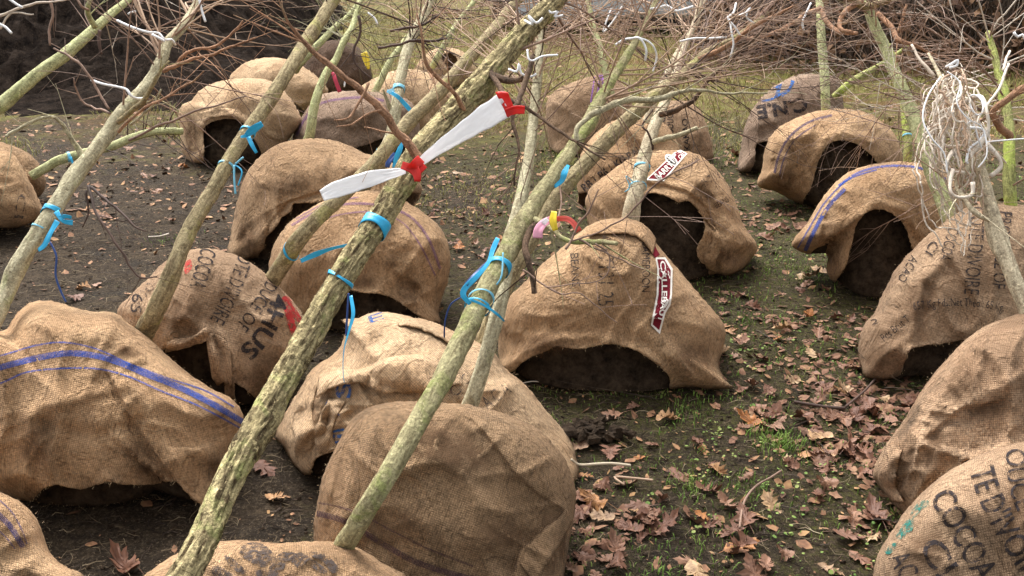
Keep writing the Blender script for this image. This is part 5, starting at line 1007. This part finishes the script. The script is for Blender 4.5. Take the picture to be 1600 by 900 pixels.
CORDS = [('thick white cord end sticking out left from the middle of the grey left trunk',[(143,125,3.5),(160,131,3.48),(185,136,3.47),(198,140,3.46),(205,150,3.46),(215,154,3.5),(226,154,3.52),(229,160,3.56)],5),
 ('long white cord knotted at the crown fork of the grey left trunk',[(183,32,3.6),(205,42,3.58),(230,50,3.58),(248,52,3.6),(257,62,3.6),(268,62,3.65),(274,70,3.7)],5),
 ('short white cord loop beside the crown fork knot',[(238,54,3.57),(250,60,3.56),(257,65,3.57)],5),
 ('straight white cord hanging at the top above the arched sack',[(311,-2,3.7),(315,15,3.7),(321,34,3.7)],4.5),
 ('thick white cord end on the left border over the soil',[(-5,36,3.3),(8,42,3.3),(18,52,3.3)],5),('white cord at the very top left corner',[(14,-2,3.3),(25,6,3.3),(35,12,3.3)],5),
 ('thin white cord above the green corner trunk',[(200,22,3.9),(205,19,3.9),(212,18,3.9)],4),
 ('white cord sticking out right above the tangle near the top centre',[(1016,14,3.4),(1030,12,3.4),(1042,9,3.38),(1055,17,3.36),(1068,15,3.36),(1083,10,3.36)],5),
 ('white double loop hanging at the thin top of the olive trunk',[(962,70,3.15),(975,62,3.13),(988,60,3.12),(998,59,3.1),(1006,68,3.1),(1010,80,3.1),(1008,95,3.12)],4.5),
 ('curved white cord right of the double loop',[(998,59,3.1),(1012,64,3.1),(1022,74,3.1),(1026,90,3.12),(1020,112,3.14)],3.5),
 ('white knot with spread ends on the cracked trunk near the top',[(820,32,3.1),(832,38,3.05),(826,25,3.05),(838,36,3.05),(848,28,3.05)],5),
 ('white crumpled tie on the rough trunk top',[(855,8,3.2),(860,20,3.18),(872,18,3.18),(866,26,3.18),(880,24,3.18)],4.5),
 ('small white tie on the dark twig above the tape end',[(824,78,2.85),(826,92,2.84),(833,95,2.84),(848,88,2.84),(872,86,2.84)],4),
 ('white bow on the dark branch left of the tape end',[(795,108,2.9),(808,112,2.88),(811,100,2.88),(815,115,2.88),(830,120,2.88),(838,115,2.88)],4.5),
 ('white cord crossing behind the lichen trunk',[(1062,65,4.0),(1085,60,3.98),(1110,60,3.97),(1135,58,3.97)],4),
 ('white cord tied high on the red twigs right of centre',[(1150,5,3.9),(1146,20,3.88),(1137,28,3.86),(1148,42,3.86),(1156,55,3.87)],4),
 ('looped white cord right of the high red twigs',[(1152,25,3.9),(1165,20,3.88),(1172,12,3.88),(1166,26,3.88),(1178,36,3.9)],3.5),
 ('white vertical cord under the high red twigs',[(1140,30,3.9),(1143,50,3.88),(1146,70,3.88),(1141,90,3.9)],3.5),
 ('thin white cord pair left of the upright mossy trunk',[(1267,5,6.6),(1260,20,6.58),(1254,35,6.58),(1256,48,6.6)],4),
 ('white loop on top of the rope bundle',[(1478,105,3.4),(1490,98,3.38),(1496,94,3.38),(1495,102,3.38),(1484,106,3.38)],5),
 ('white rope wound round the bundled branches',[(1498,203,3.33),(1512,200,3.28),(1528,200,3.28),(1538,206,3.3),(1530,220,3.3),(1515,232,3.28),(1510,252,3.26),(1512,256,3.26)],5),
 ('white rope ring at the bundle side',[(1514,152,3.33),(1518,170,3.3),(1528,180,3.3),(1536,172,3.3),(1533,156,3.32),(1522,148,3.34),(1514,152,3.35)],3.5),
 ('long white rope strand down the left side of the bundle',[(1470,120,3.3),(1450,150,3.25),(1442,185,3.22),(1455,215,3.2),(1475,240,3.2),(1480,270,3.2)],3.2),
 ('thin white rope lines inside the bundle top',[(1480,112,3.3),(1500,130,3.28),(1495,160,3.26),(1512,185,3.25),(1535,200,3.27),(1542,240,3.25),(1528,262,3.25)],3),
 ('white rope crossing the upper bundle',[(1507,198,3.3),(1520,190,3.28),(1528,215,3.28),(1535,235,3.3)],3.5),
 ('thin pale cord running to the right edge from the bundle',[(1540,222,3.3),(1560,220,3.35),(1585,218,3.45),(1610,216,3.5)],3),
 ('white fabric scraps at the top right edge',[(1584,50,4),(1590,58,4),(1597,54,4),(1602,62,4)],5),
 ('white cord by the short hanging loop centre top',[(955,14,4),(948,32,3.98),(943,50,3.98),(960,30,4),(972,10,4)],3),
 ('thin white cord beside the nearly black sack',[(536,115,6),(539,125,6),(538,136,6)],3),('white twine near the green stems',[(575,20,6),(585,28,6),(590,38,6)],4)]
for lb, pts, wd in CORDS: strand(pts, wd * .82, CORD, 'white_cord', lb, 'cord', GC)

# ------------------------------------------------------------ background
def box(V, Fc, x0, x1, y0, y1, z0, z1, top=None):
    b = len(V); tx0, tx1, ty0, ty1 = top or (x0, x1, y0, y1)
    V += [(x0, y0, z0), (x1, y0, z0), (x1, y1, z0), (x0, y1, z0), (tx0, ty0, z1), (tx1, ty0, z1), (tx1, ty1, z1), (tx0, ty1, z1)]
    Fc += [(b, b + 3, b + 2, b + 1), (b + 4, b + 5, b + 6, b + 7), (b, b + 1, b + 5, b + 4), (b + 1, b + 2, b + 6, b + 5), (b + 2, b + 3, b + 7, b + 6), (b + 3, b, b + 4, b + 7)]
def bevel(o, w):
    m = o.modifiers.new('b', 'BEVEL'); m.width = w; m.segments = 3; m.limit_method = 'ANGLE'
PAINT = plain('silver_blue_paint', (0.50, 0.56, 0.62), .35, .05, 5, .5); RUB = plain('rubber', (0.02, .02, .02), .8); GLASS = plain('dark_glass', (0.03, .04, .05), .1, .1, 3, .6); CHR = plain('grey_metal', (.42, .45, .48), .4); REDL = plain('red_lens', (.35, .02, .02), .3)
def van(loc, rz, label, s=1.0):
    e = empty('parked_van', loc, label, 'van'); 
    def part(n, V, Fc, m, bv=0.0, sm=False, par=None):
        o = mesh(n, [tuple(Vector(v) + Vector(loc)) for v in V], Fc, m, e, smooth=sm)
        if bv: bevel(o, bv)
        return o
    V, Fc = [], []; box(V, Fc, -2.4, 2.4, -.9, .9, .30, 1.05); box(V, Fc, -2.38, 1.5, -.88, .88, 1.052, 2.0, (-2.3, .9, -.78, .78)); part('body', V, Fc, PAINT, .08)
    V, Fc = [], []; box(V, Fc, -2.2, 2.2, -.8, .8, .14, .298); part('underbody', V, Fc, RUB)
    for sx in (-1.9, -.7, .4):
        V, Fc = [], []; box(V, Fc, sx, sx + .95, -.893, -.85, 1.15, 1.7, (sx, sx + .9, -.83, -.8)); part('window', V, Fc, GLASS, .01)
    for sx in (-1.5, 1.55):
        for sy in (-.88, .7):
            V, Fc = [], []; pts = [(sx, sy + k * .045, .32) for k in range(5)]; tube(V, Fc, None, pts, [.28, .32, .33, .32, .28], 24); part('wheel', V, Fc, RUB)
            V, Fc = [], []; tube(V, Fc, None, [(sx, sy - .012, .32), (sx, sy + .03, .32), (sx, sy + .19, .32)], [.18, .19, .19], 16); part('rim', V, Fc, CHR)
    for sy in (-.75, .55):
        V, Fc = [], []; box(V, Fc, 2.37, 2.43, sy, sy + .2, .7, .88); part('headlight', V, Fc, CHR, .02); V, Fc = [], []; box(V, Fc, -2.43, -2.37, sy, sy + .2, .7, 1.0); part('tail_light', V, Fc, REDL, .02)
    V, Fc = [], []; box(V, Fc, -2.5, 2.5, -.93, .93, .34, .46); part('bumper', V, Fc, CHR, .03)
    e.rotation_euler.z = rz
van(tuple(Vector((2.45, 20.2, 0))), R(2), 'silver blue van parked on the grass at the top centre')
van(tuple(Vector((10.6, 17.6, 0))), R(70), 'grey van behind the brushwood at the top right corner')

def standing(x, y, r, h, label, seed, mat=BK_DARK):
    e = empty('standing_tree', (x, y, 0), label, 'tree', 'standing trees beyond the sacks'); random.seed(seed); V, Fc, UV = [], [], []
    pts = [(x + .05 * math.sin(z * 1.3 + seed), y + .05 * math.cos(z), z - .1) for z in np.arange(0, h, .12)]
    tube(V, Fc, UV, pts, [r * (1 + .5 * math.exp(-i * .5)) * (1 - .7 * i / len(pts)) for i in range(len(pts))], 20, lambda a, l, i: 1 + .12 * noise.noise(Vector((math.cos(a) * 2, math.sin(a) * 2, l * 3 + seed))))
    mesh('trunk', V, Fc, mat, e, uv=UV); V, Fc = [], []
    for k in range(26):
        z = h * random.uniform(.35, .98); grow(V, Fc, Vector((x, y, z)), Vector((random.uniform(-1, 1), random.uniform(-1, 1), random.uniform(.3, 1.1))), h * .35 * random.uniform(.5, 1), .03, 2, .25, .0, 4, .16, .3)
    o = mesh('crown', V, Fc, TW_DARK, e); o['kind'] = 'stuff'
p = G(786, 43); standing(p.x, p.y, .19, 6, 'dark standing trunk at the top centre left of the van', 3)
p = G(1592, 62); standing(p.x, p.y, .18, 6, 'dark standing trunk at the top right edge', 5)
p = G(1335, 76); standing(p.x, p.y, .09, 4, 'thin dark standing stem inside the brushwood', 8)

def hedge():
    V, Fc = [], []; rs = random.Random(3); random.seed(3)
    for k in range(1300):
        x = rs.uniform(3.0, 11.5); y = 13.6 + (x - 3) * -.12 + rs.uniform(0, 2.6); 
        if x < 4.5 and rs.random() < .5: continue
        grow(V, Fc, Vector((x, y, .02)), Vector((rs.gauss(0, .16), rs.gauss(0, .2), 1)), rs.uniform(.9, 2.4), rs.uniform(.003, .008), 1, .14, .04, 3, .12, .35)
    e = mesh('brushwood_hedge', V, Fc, twigmat('hedge_twig', (0.15, 0.11, 0.08), (0.06, 0.043, 0.033)), None, (7, 14.5, 0)); tag(e, 'dense brown leafless brushwood hedge along the top right', 'hedge', kind='stuff')
    # withered leaves held in it and a dark backing sheet coloured as the hedge's inner shade
    V, Fc = [], []
    for k in range(9000):
        x = rs.uniform(2.8, 11.5); y = 13.6 + (x - 3) * -.12 + rs.uniform(-.2, 2.7); z = rs.random() ** 1.5 * 1.9; c = Vector((x, y, z)); a = rv(.03); b_ = rv(.03); q = len(V); V += [c - a, c + b_, c + a, c - b_]; Fc.append((q, q + 1, q + 2, q + 3))
    mesh('withered_leaves', V, Fc, twigmat('withered_leaf', (0.27, 0.15, 0.075), (0.11, 0.06, 0.04)), e, smooth=False)['kind'] = 'stuff'
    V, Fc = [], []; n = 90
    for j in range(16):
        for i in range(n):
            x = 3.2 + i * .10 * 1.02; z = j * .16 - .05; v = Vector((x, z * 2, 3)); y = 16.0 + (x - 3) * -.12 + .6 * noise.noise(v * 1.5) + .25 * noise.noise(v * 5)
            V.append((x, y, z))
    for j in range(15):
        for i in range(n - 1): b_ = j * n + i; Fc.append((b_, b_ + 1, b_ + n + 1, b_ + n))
    o = mesh('shade_backing', V, Fc, plain('thicket_shade', (.035, .026, .02), 1, .6, 8), e); m = o.modifiers.new('t', 'SOLIDIFY'); m.thickness = .5; m.offset = 1
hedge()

# ------------------------------------------------------------ what lies on the ground
POLYS = [[tuple(p_) for p_ in S.O[::3]] for S, o in SACKS.values()]
def topx(p):
    v = p - C0; d = v.dot(F); return (800 + v.dot(X) / d * FPX, 450 - v.dot(U) / d * FPX, d)
def covered(p):
    a = topx(p); return any(inside(q, a[0], a[1]) for q in POLYS)
def leafmesh(seed, lobes):
    rs = random.Random(seed); V = [(0, 0, 0)]; Fc = []; half = []
    # outline of one half of a pointed, lobed leaf: (along, across)
    tips = [(.018, .030), (.045, .046), (.075, .038)] if lobes == 5 else [(.012, .026), (.034, .044), (.062, .048), (.086, .030)]
    half.append((0.0, .004))
    for k, (a, w_) in enumerate(tips):
        a *= rs.uniform(.93, 1.07); w_ *= rs.uniform(.85, 1.15)
        half += [(a - .008, w_ * .48), (a + .000, w_ * .80), (a + .006, w_ * .78), (a + .012, w_), (a + .012, w_ * .62), (a + .014, w_ * .36)]
    half += [(.100, .014), (.103, .018), (.108, .008), (.122, .0)]
    ring = half + [(a, -w_ * rs.uniform(.85, 1.1)) for a, w_ in half[::-1][1:]]
    ring = [(y, x - .05) for x, y in ring]; cu = rs.uniform(-6, 14); cv = rs.uniform(-4, 9); n = len(ring)
    def zz(x, y): return cu * x * x + cv * y * y + .018 * noise.noise(Vector((x * 22, y * 22, seed * 3.3))) + .008 * noise.noise(Vector((x * 60, y * 60, seed))) - .06 * abs(x) * rs_k + .008
    rs_k = rs.uniform(-2, 3)
    V[0] = (0, 0, zz(0, 0))
    for f in (.33, .66, 1.0):
        for x, y in ring: V.append((x * f, y * (f * .5 + .5) if abs(x) < 1e-6 else y * f, zz(x * f, y * f)))
    for k in range(n):
        k2 = (k + 1) % n; Fc.append((0, 1 + k, 1 + k2))
        for j in (0, 1): Fc.append((1 + j * n + k, 1 + (j + 1) * n + k, 1 + (j + 1) * n + k2, 1 + j * n + k2))
    b = len(V); V += [(-.001, -.045, zz(0, -.045)), (.001, -.045, zz(0, -.045)), (.006, -.085, .004), (.004, -.085, .004)]; Fc.append((b, b + 1, b + 2, b + 3))
    return V, Fc
def leafmat():
    s = N('fallen_leaf'); oi = s.n('ShaderNodeObjectInfo')
    c = s.ramp(oi.outputs['Random'], [(0.0, (0.15, 0.065, 0.038)), (0.3, (0.24, 0.115, 0.068)), (0.55, (0.32, 0.175, 0.105)), (0.72, (0.17, 0.08, 0.05)), (0.86, (0.50, 0.345, 0.19)), (1.0, (0.40, 0.15, 0.035))])
    f = s.noise(s.tc.outputs['Object'], 45, 4, .7); c = s.mix(s.ramp(f, [(.4, 0), (.7, .7)]), c, (0.10, .05, .035))
    return s.fin(c, .6, s.bump(f, .6, .004), .35)
LEAF = leafmat()
protos = []
for k in range(6):
    V, Fc = leafmesh(k, (5, 7, 5, 7, 5, 7)[k]); me = bpy.data.meshes.new('fallen_leaf'); me.from_pydata(V, [], Fc); me.materials.append(LEAF); me.polygons.foreach_set('use_smooth', [True] * len(me.polygons)); protos.append(me)
leaf_spots = []
def addleaf(p, s_=None, rz=None):
    leaf_spots.append((p, s_ or random.uniform(.4, 1.0), rz if rz is not None else random.uniform(0, 6.28)))
random.seed(21)
for px, py, s_ in [(197,882,1.0),(430,775,.7),(411,730,1.0),(955,698,.9),(999,706,.6),(1208,664,1.0),(1035,820,1.1),(1090,690,.7),(1098,694,.6),(130,445,.8),(150,440,.7),(118,463,.8),(1076,803,.8),(1205,787,.8),(1155,848,1),(1160,855,1),(1085,880,1.),(1180,893,1),(1370,805,1.1),(1322,838,.9),(1260,440,.9),(1135,385,1),(1115,722,.6),(1290,605,1)]:
    addleaf(G(px, py), s_)
for px, py, sp, n in [(1300,655,.22,26),(1340,700,.16,18),(1370,640,.2,16),(925,795,.12,10),(925,840,.12,10),(1030,785,.12,10),(1000,850,.3,8),(1380,810,.12,8),(1250,500,.30,26),(1290,560,.25,14),(1200,345,.30,24),(1190,270,.5,24),(1230,480,.4,14),(740,350,.5,30),(1130,540,.12,6),(1120,800,.5,16),(1110,680,.5,10),(1400,560,.12,8),(240,250,.6,14),(250,330,.6,10)]:
    for _ in range(n):
        c = G(px, py); addleaf(Vector((c.x + random.gauss(0, sp), c.y + random.gauss(0, sp), 0)))
for _ in range(60): y = random.uniform(2.4, 7.5); addleaf(Vector((random.uniform(-.1, .62) * y, y, 0)), random.uniform(.5, 1))
leaf_spots = [l for l in leaf_spots if not covered(l[0])][:295]
for i, (p, s_, rz) in enumerate(leaf_spots):
    o = bpy.data.objects.new('fallen_leaf', protos[i % 6]); COL.objects.link(o); o.location = (p.x, p.y, ground_h(p.x, p.y) + .002 + .004 * (i % 4)); o.rotation_euler = (random.gauss(0, .2), random.gauss(0, .2), rz); o.scale = (s_ * random.uniform(.8, 1.1), s_, s_ * random.uniform(.6, 1.5))
    tag(o, 'curled reddish brown lobed leaf lying on the muddy ground', 'leaf', 'fallen lobed leaves on the ground')
def scatter(name, label, cat, mat, gen, loc=(0, 3, 0)):
    V, Fc = [], []; gen(V, Fc); o = mesh(name, V, Fc, mat, None, loc, smooth=False); tag(o, label, cat, kind='stuff'); return o
def litter(V, Fc):
    random.seed(31)
    for _ in range(20000):
        y = 2.2 + random.random() ** .8 * 13; x = random.uniform(-.62, .62) * y
        k = .35 + .9 * smooth01(x / 3 + .5) * (1 if y < 9 else .6) + (.9 if 5.2 < y < 12 else 0)
        if random.random() > k * .75: continue
        s_ = random.uniform(.003, .012) * (1 if y < 6 else 1.5) * (1 + 1.8 * (random.random() < .22)); c = Vector((x, y, ground_h(x, y) + .006)); a = Vector((random.gauss(0, 1), random.gauss(0, 1), random.gauss(0, .35))).normalized() * s_; b_ = Vector((-a.y, a.x, random.gauss(0, .3) * s_)) * random.uniform(.35, .8); q = len(V)
        V += [c - a, c - a * .2 + b_, c + a * .5 + b_ * .6, c + a, c + a * .2 - b_, c - a * .6 - b_ * .7]; Fc.append((q, q + 1, q + 2, q + 3)); Fc.append((q, q + 3, q + 4, q + 5))
def drifts(V, Fc):
    random.seed(47)
    for px, py, sx, sy, n in [(1330,650,.22,.16,380),(1390,610,.12,.10,160),(1345,715,.13,.10,180),(1370,800,.10,.08,90),(925,820,.09,.16,170),(1250,500,.34,.16,260),(1200,345,.35,.22,220),(1150,300,.4,.3,140),(730,345,.45,.35,240),(1130,560,.12,.15,90),(1290,560,.2,.1,120),(1190,250,.6,.5,200)]:
        c0 = G(px, py)
        for _ in range(int(n * .5)):
            x, y = c0.x + random.gauss(0, sx), c0.y + random.gauss(0, sy); s_ = random.uniform(.010, .034); c = Vector((x, y, ground_h(x, y) + random.uniform(.002, .012))); an = random.uniform(0, 6.28); A = Vector((math.cos(an), math.sin(an), random.gauss(0, .3))); B = Vector((-math.sin(an), math.cos(an), random.gauss(0, .35))); q = len(V); k = 9
            V.append(c + Vector((0, 0, random.uniform(-.004, .008))))
            for i in range(k): t = i / k * 6.283; rr = s_ * random.uniform(.45, 1.1) * (1 if i % 2 else .75); V.append(c + A * math.cos(t) * rr + B * math.sin(t) * rr * .75)
            for i in range(k): Fc.append((q, q + 1 + i, q + 1 + (i + 1) % k))
def litmat(name, a, b, c3):
    s = N(name); f = s.noise(s.tc.outputs['Object'], 9, 3, .8); c = s.ramp(f, [(.35, a), (.5, b), (.65, c3)]); return s.fin(c, .75, None, .25)
scatter('leaf_drift', 'matted drifts of torn brown leaves between the sacks', 'leaf litter', litmat('torn_leaf', (.10, .045, .028), (.20, .10, .06), (.32, .19, .11)), drifts)
scatter('leaf_litter', 'broken brown leaf scraps trodden into the mud', 'leaf litter', litmat('leaf_scrap', (.08, .04, .022), (.24, .12, .065), (.40, .24, .11)), litter)
def twiglit(V, Fc):
    random.seed(33)
    for _ in range(5200):
        y = 2.1 + random.random() ** .9 * 8; x = random.uniform(-.62, .62) * y; L = random.uniform(.02, .10) * (1 + (random.random() < .05) * 2); a = random.uniform(0, 3.14)
        n = 4; pts = []; z = ground_h(x, y) + .004
        for i in range(n): pts.append((x + math.cos(a) * L * i / 3, y + math.sin(a) * L * i / 3, z + random.uniform(0, .006))); a += random.gauss(0, .3)
        tube(V, Fc, None, pts, [random.uniform(.0007, .002)] * n, 3, cap=False)
    for _ in range(26):
        y = random.uniform(2.3, 7); x = random.uniform(-.1, .55) * y; grow(V, Fc, Vector((x, y, .012)), Vector((random.gauss(0, 1), random.gauss(0, 1), 0.02)), random.uniform(.15, .4), random.uniform(.0015, .003), 1, .35, .5, 4, .03, .3)
def straw(V, Fc):
    random.seed(34)
    for _ in range(6500):
        y = 2.1 + random.random() ** .9 * 9; x = random.uniform(-.62, .62) * y; L = random.uniform(.02, .09); a = random.uniform(0, 3.14); pts = []; z = ground_h(x, y) + .006
        for i in range(4): pts.append((x + math.cos(a) * L * i / 3, y + math.sin(a) * L * i / 3, z + random.uniform(-.002, .008))); a += random.gauss(0, .4)
        tube(V, Fc, None, pts, [random.uniform(.0005, .0011)] * 4, 3, cap=False)
scatter('straw_litter', 'thin pale straw and root fibres strewn over the mud', 'straw litter', litmat('straw', (.10, .07, .04), (.24, .18, .11), (.38, .31, .20)), straw)
scatter('twig_litter', 'small dark broken twigs strewn over the mud', 'twig litter', litmat('litter_twig', (.022, .015, .011), (.05, .034, .025), (.13, .09, .06)), twiglit)
def blades(V, Fc, x, y, h, n, spread, lean=.5):
    for _ in range(n):
        a, b_ = random.gauss(0, spread), random.gauss(0, spread); p0 = Vector((x + a, y + b_, ground_h(x, y) - .002)); an = random.uniform(0, 6.28); d = Vector((math.cos(an), math.sin(an), 0)); s_ = Vector((-d.y, d.x, 0)) * random.uniform(.0009, .002) * (1 + y * .08)
        hh = h * random.uniform(.4, 1.2); l_ = lean * random.uniform(.3, 1.5) * hh; q = len(V)
        V += [p0 - s_, p0 + s_, p0 + d * l_ * .4 + Vector((0, 0, hh * .65)) + s_ * .8, p0 + d * l_ * .4 + Vector((0, 0, hh * .65)) - s_ * .8, p0 + d * l_ + Vector((0, 0, hh * .85))]; Fc += [(q, q + 1, q + 2, q + 3), (q + 3, q + 2, q + 4)]
def neargrass(V, Fc):
    random.seed(35)
    for px, py, n, sp in [(1215,692,240,.05),(1235,680,120,.07),(1195,668,90,.05),(1078,755,120,.04),(1090,628,60,.07),(990,560,0,.05),(1215,630,60,.08),(1120,860,60,.08),(1070,650,40,.06),(1160,250,120,.15),(1030,895,80,.05),(1180,760,60,.07),(1150,820,60,.12),(1290,800,50,.1),(1230,560,60,.1),(1160,500,50,.06),(1110,560,60,.08),(1285,600,50,.1),(260,370,60,.08),(1260,430,70,.15),(1230,410,70,.12),(1150,455,60,.1),(1400,800,40,.05)]:
        c = G(px, py); blades(V, Fc, c.x, c.y, .035, n, sp)
    for _ in range(2000):
        y = random.uniform(2.2, 8.5); x = random.uniform(-.03, .6) * y
        if noise.noise(Vector((x * 1.3, y * 1.3, 4))) + .10 * (y - 3) + .12 < .12: continue
        blades(V, Fc, x, y, .022, 7, .03)
scatter('grass_tufts', 'low bright green grass tufts growing through the mud', 'grass', litmat('grass_blade', (.09, .16, .03), (.16, .27, .05), (.26, .32, .08)), neargrass)
def fargrass(V, Fc):
    random.seed(37)
    for _ in range(11000):
        y = 6.2 + random.random() ** 1.3 * 19; x = random.uniform(-.62, .62) * y
        if heap_h(x, y) > -.02 and x < -1.5: continue
        if noise.noise(Vector((x * .5, y * .5, 7))) + .09 * (y - 8.6) < -.02: continue
        blades(V, Fc, x, y, min(.07 + .004 * y, .018 * (y - 4.5)), 6, .09, .9)
scatter('meadow_grass', 'yellowish trampled grass beyond the sacks', 'grass', litmat('meadow_blade', (.15, .11, .04), (.25, .25, .06), (.38, .32, .12)), fargrass, (0, 14, 0))
def clover(V, Fc):
    random.seed(39)
    for _ in range(1500):
        y = random.uniform(2.2, 8.5); x = random.uniform(-.02, .58) * y
        if noise.noise(Vector((x * 1.6 + 9, y * 1.6, 2))) < .08: continue
        for _ in range(3):
            c = Vector((x + random.gauss(0, .02), y + random.gauss(0, .02), ground_h(x, y) + random.uniform(.004, .016))); r_ = random.uniform(.003, .0085); q = len(V); t = Vector((random.gauss(0, .3), random.gauss(0, .3), 1)).normalized(); A = t.cross(X).normalized(); B = t.cross(A)
            V += [c + (A * math.cos(k * 1.047) + B * math.sin(k * 1.047)) * r_ for k in range(6)]; Fc.append(tuple(range(q, q + 6)))
scatter('clover', 'tiny round leaved weeds spread over the mossy soil', 'weeds', litmat('weed_leaf', (.08, .15, .03), (.15, .22, .05), (.28, .30, .10)), clover)
def clods(V, Fc):
    random.seed(41)
    spots = [(G(935, 672), 26, .05), (G(905, 680), 10, .04)]
    for c, n, sp in spots:
        for _ in range(n): blob(V, Fc, Vector((c.x + random.gauss(0, sp), c.y + random.gauss(0, sp * .7), .008)), random.uniform(.012, .035))
    for _ in range(2200):
        y = random.uniform(2.2, 8); x = random.uniform(-.6, .6) * y; blob(V, Fc, Vector((x, y, ground_h(x, y) + .002)), random.uniform(.002, .011))
def blob(V, Fc, c, r_):
    b = len(V); n = 7
    for j in range(1, 5):
        for k in range(n):
            a = k / n * 6.283; th = j / 5 * math.pi; rr = r_ * (1 + .5 * random.uniform(-1, 1)); V.append(c + Vector((rr * math.sin(th) * math.cos(a), rr * math.sin(th) * math.sin(a), rr * .7 * math.cos(th))))
    for j in range(3):
        for k in range(n): Fc.append((b + j * n + k, b + (j + 1) * n + k, b + (j + 1) * n + (k + 1) % n, b + j * n + (k + 1) % n))
    Fc.append(tuple(b + k for k in range(n))); Fc.append(tuple(b + 3 * n + k for k in range(n))[::-1])
scatter('soil_crumbs', 'black crumbled soil clods scattered on the mud', 'soil crumbs', SOIL, clods)
strand([(893,718,2.9),(905,726,2.96),(930,725,3.0),(955,724,3.02),(985,727,3.05)], 4, plain('bleached_string', (.62,.52,.38), .8), 'loose_string', 'frayed pale string trailing on the mud from the big brown sack', 'string')
def gstick(pts, w, label, mat=TW_GREY):
    q = catmull([(a, b) for a, b in pts], False, 6); V, Fc = [], []; W = [G(a, b, .012) for a, b in q]; tube(V, Fc, None, [tuple(x) for x in W], [w / FPX * 3 / 2] * len(W), 6); o = mesh('fallen_twig', V, Fc, mat, None, tuple(W[0])); tag(o, label, 'twig', 'single twigs lying on the ground')
gstick([(1155,830),(1162,790),(1180,765),(1205,750),(1220,740)], 4, 'bent reddish twig lying on the mud right of the centre bottom', TW_RED)
gstick([(975,762),(960,750),(990,752),(1020,755)], 4, 'forked grey twig among the leaves beside the big brown sack')
gstick([(232,373),(250,372),(264,368)], 5, 'short pale stick on the bare mud at the left', TW_PALE)
gstick([(1320,640),(1350,615),(1372,590)], 5, 'dark stick beside the leaf pile at the right', TW_DARK)
gstick([(1240,632),(1290,640),(1320,642)], 7, 'dark flat stick in front of the leaf pile', TW_DARK)
gstick([(812,604),(830,600),(848,601)], 2.5, 'thin pale stalk in the blue sack shadow', TW_PALE)
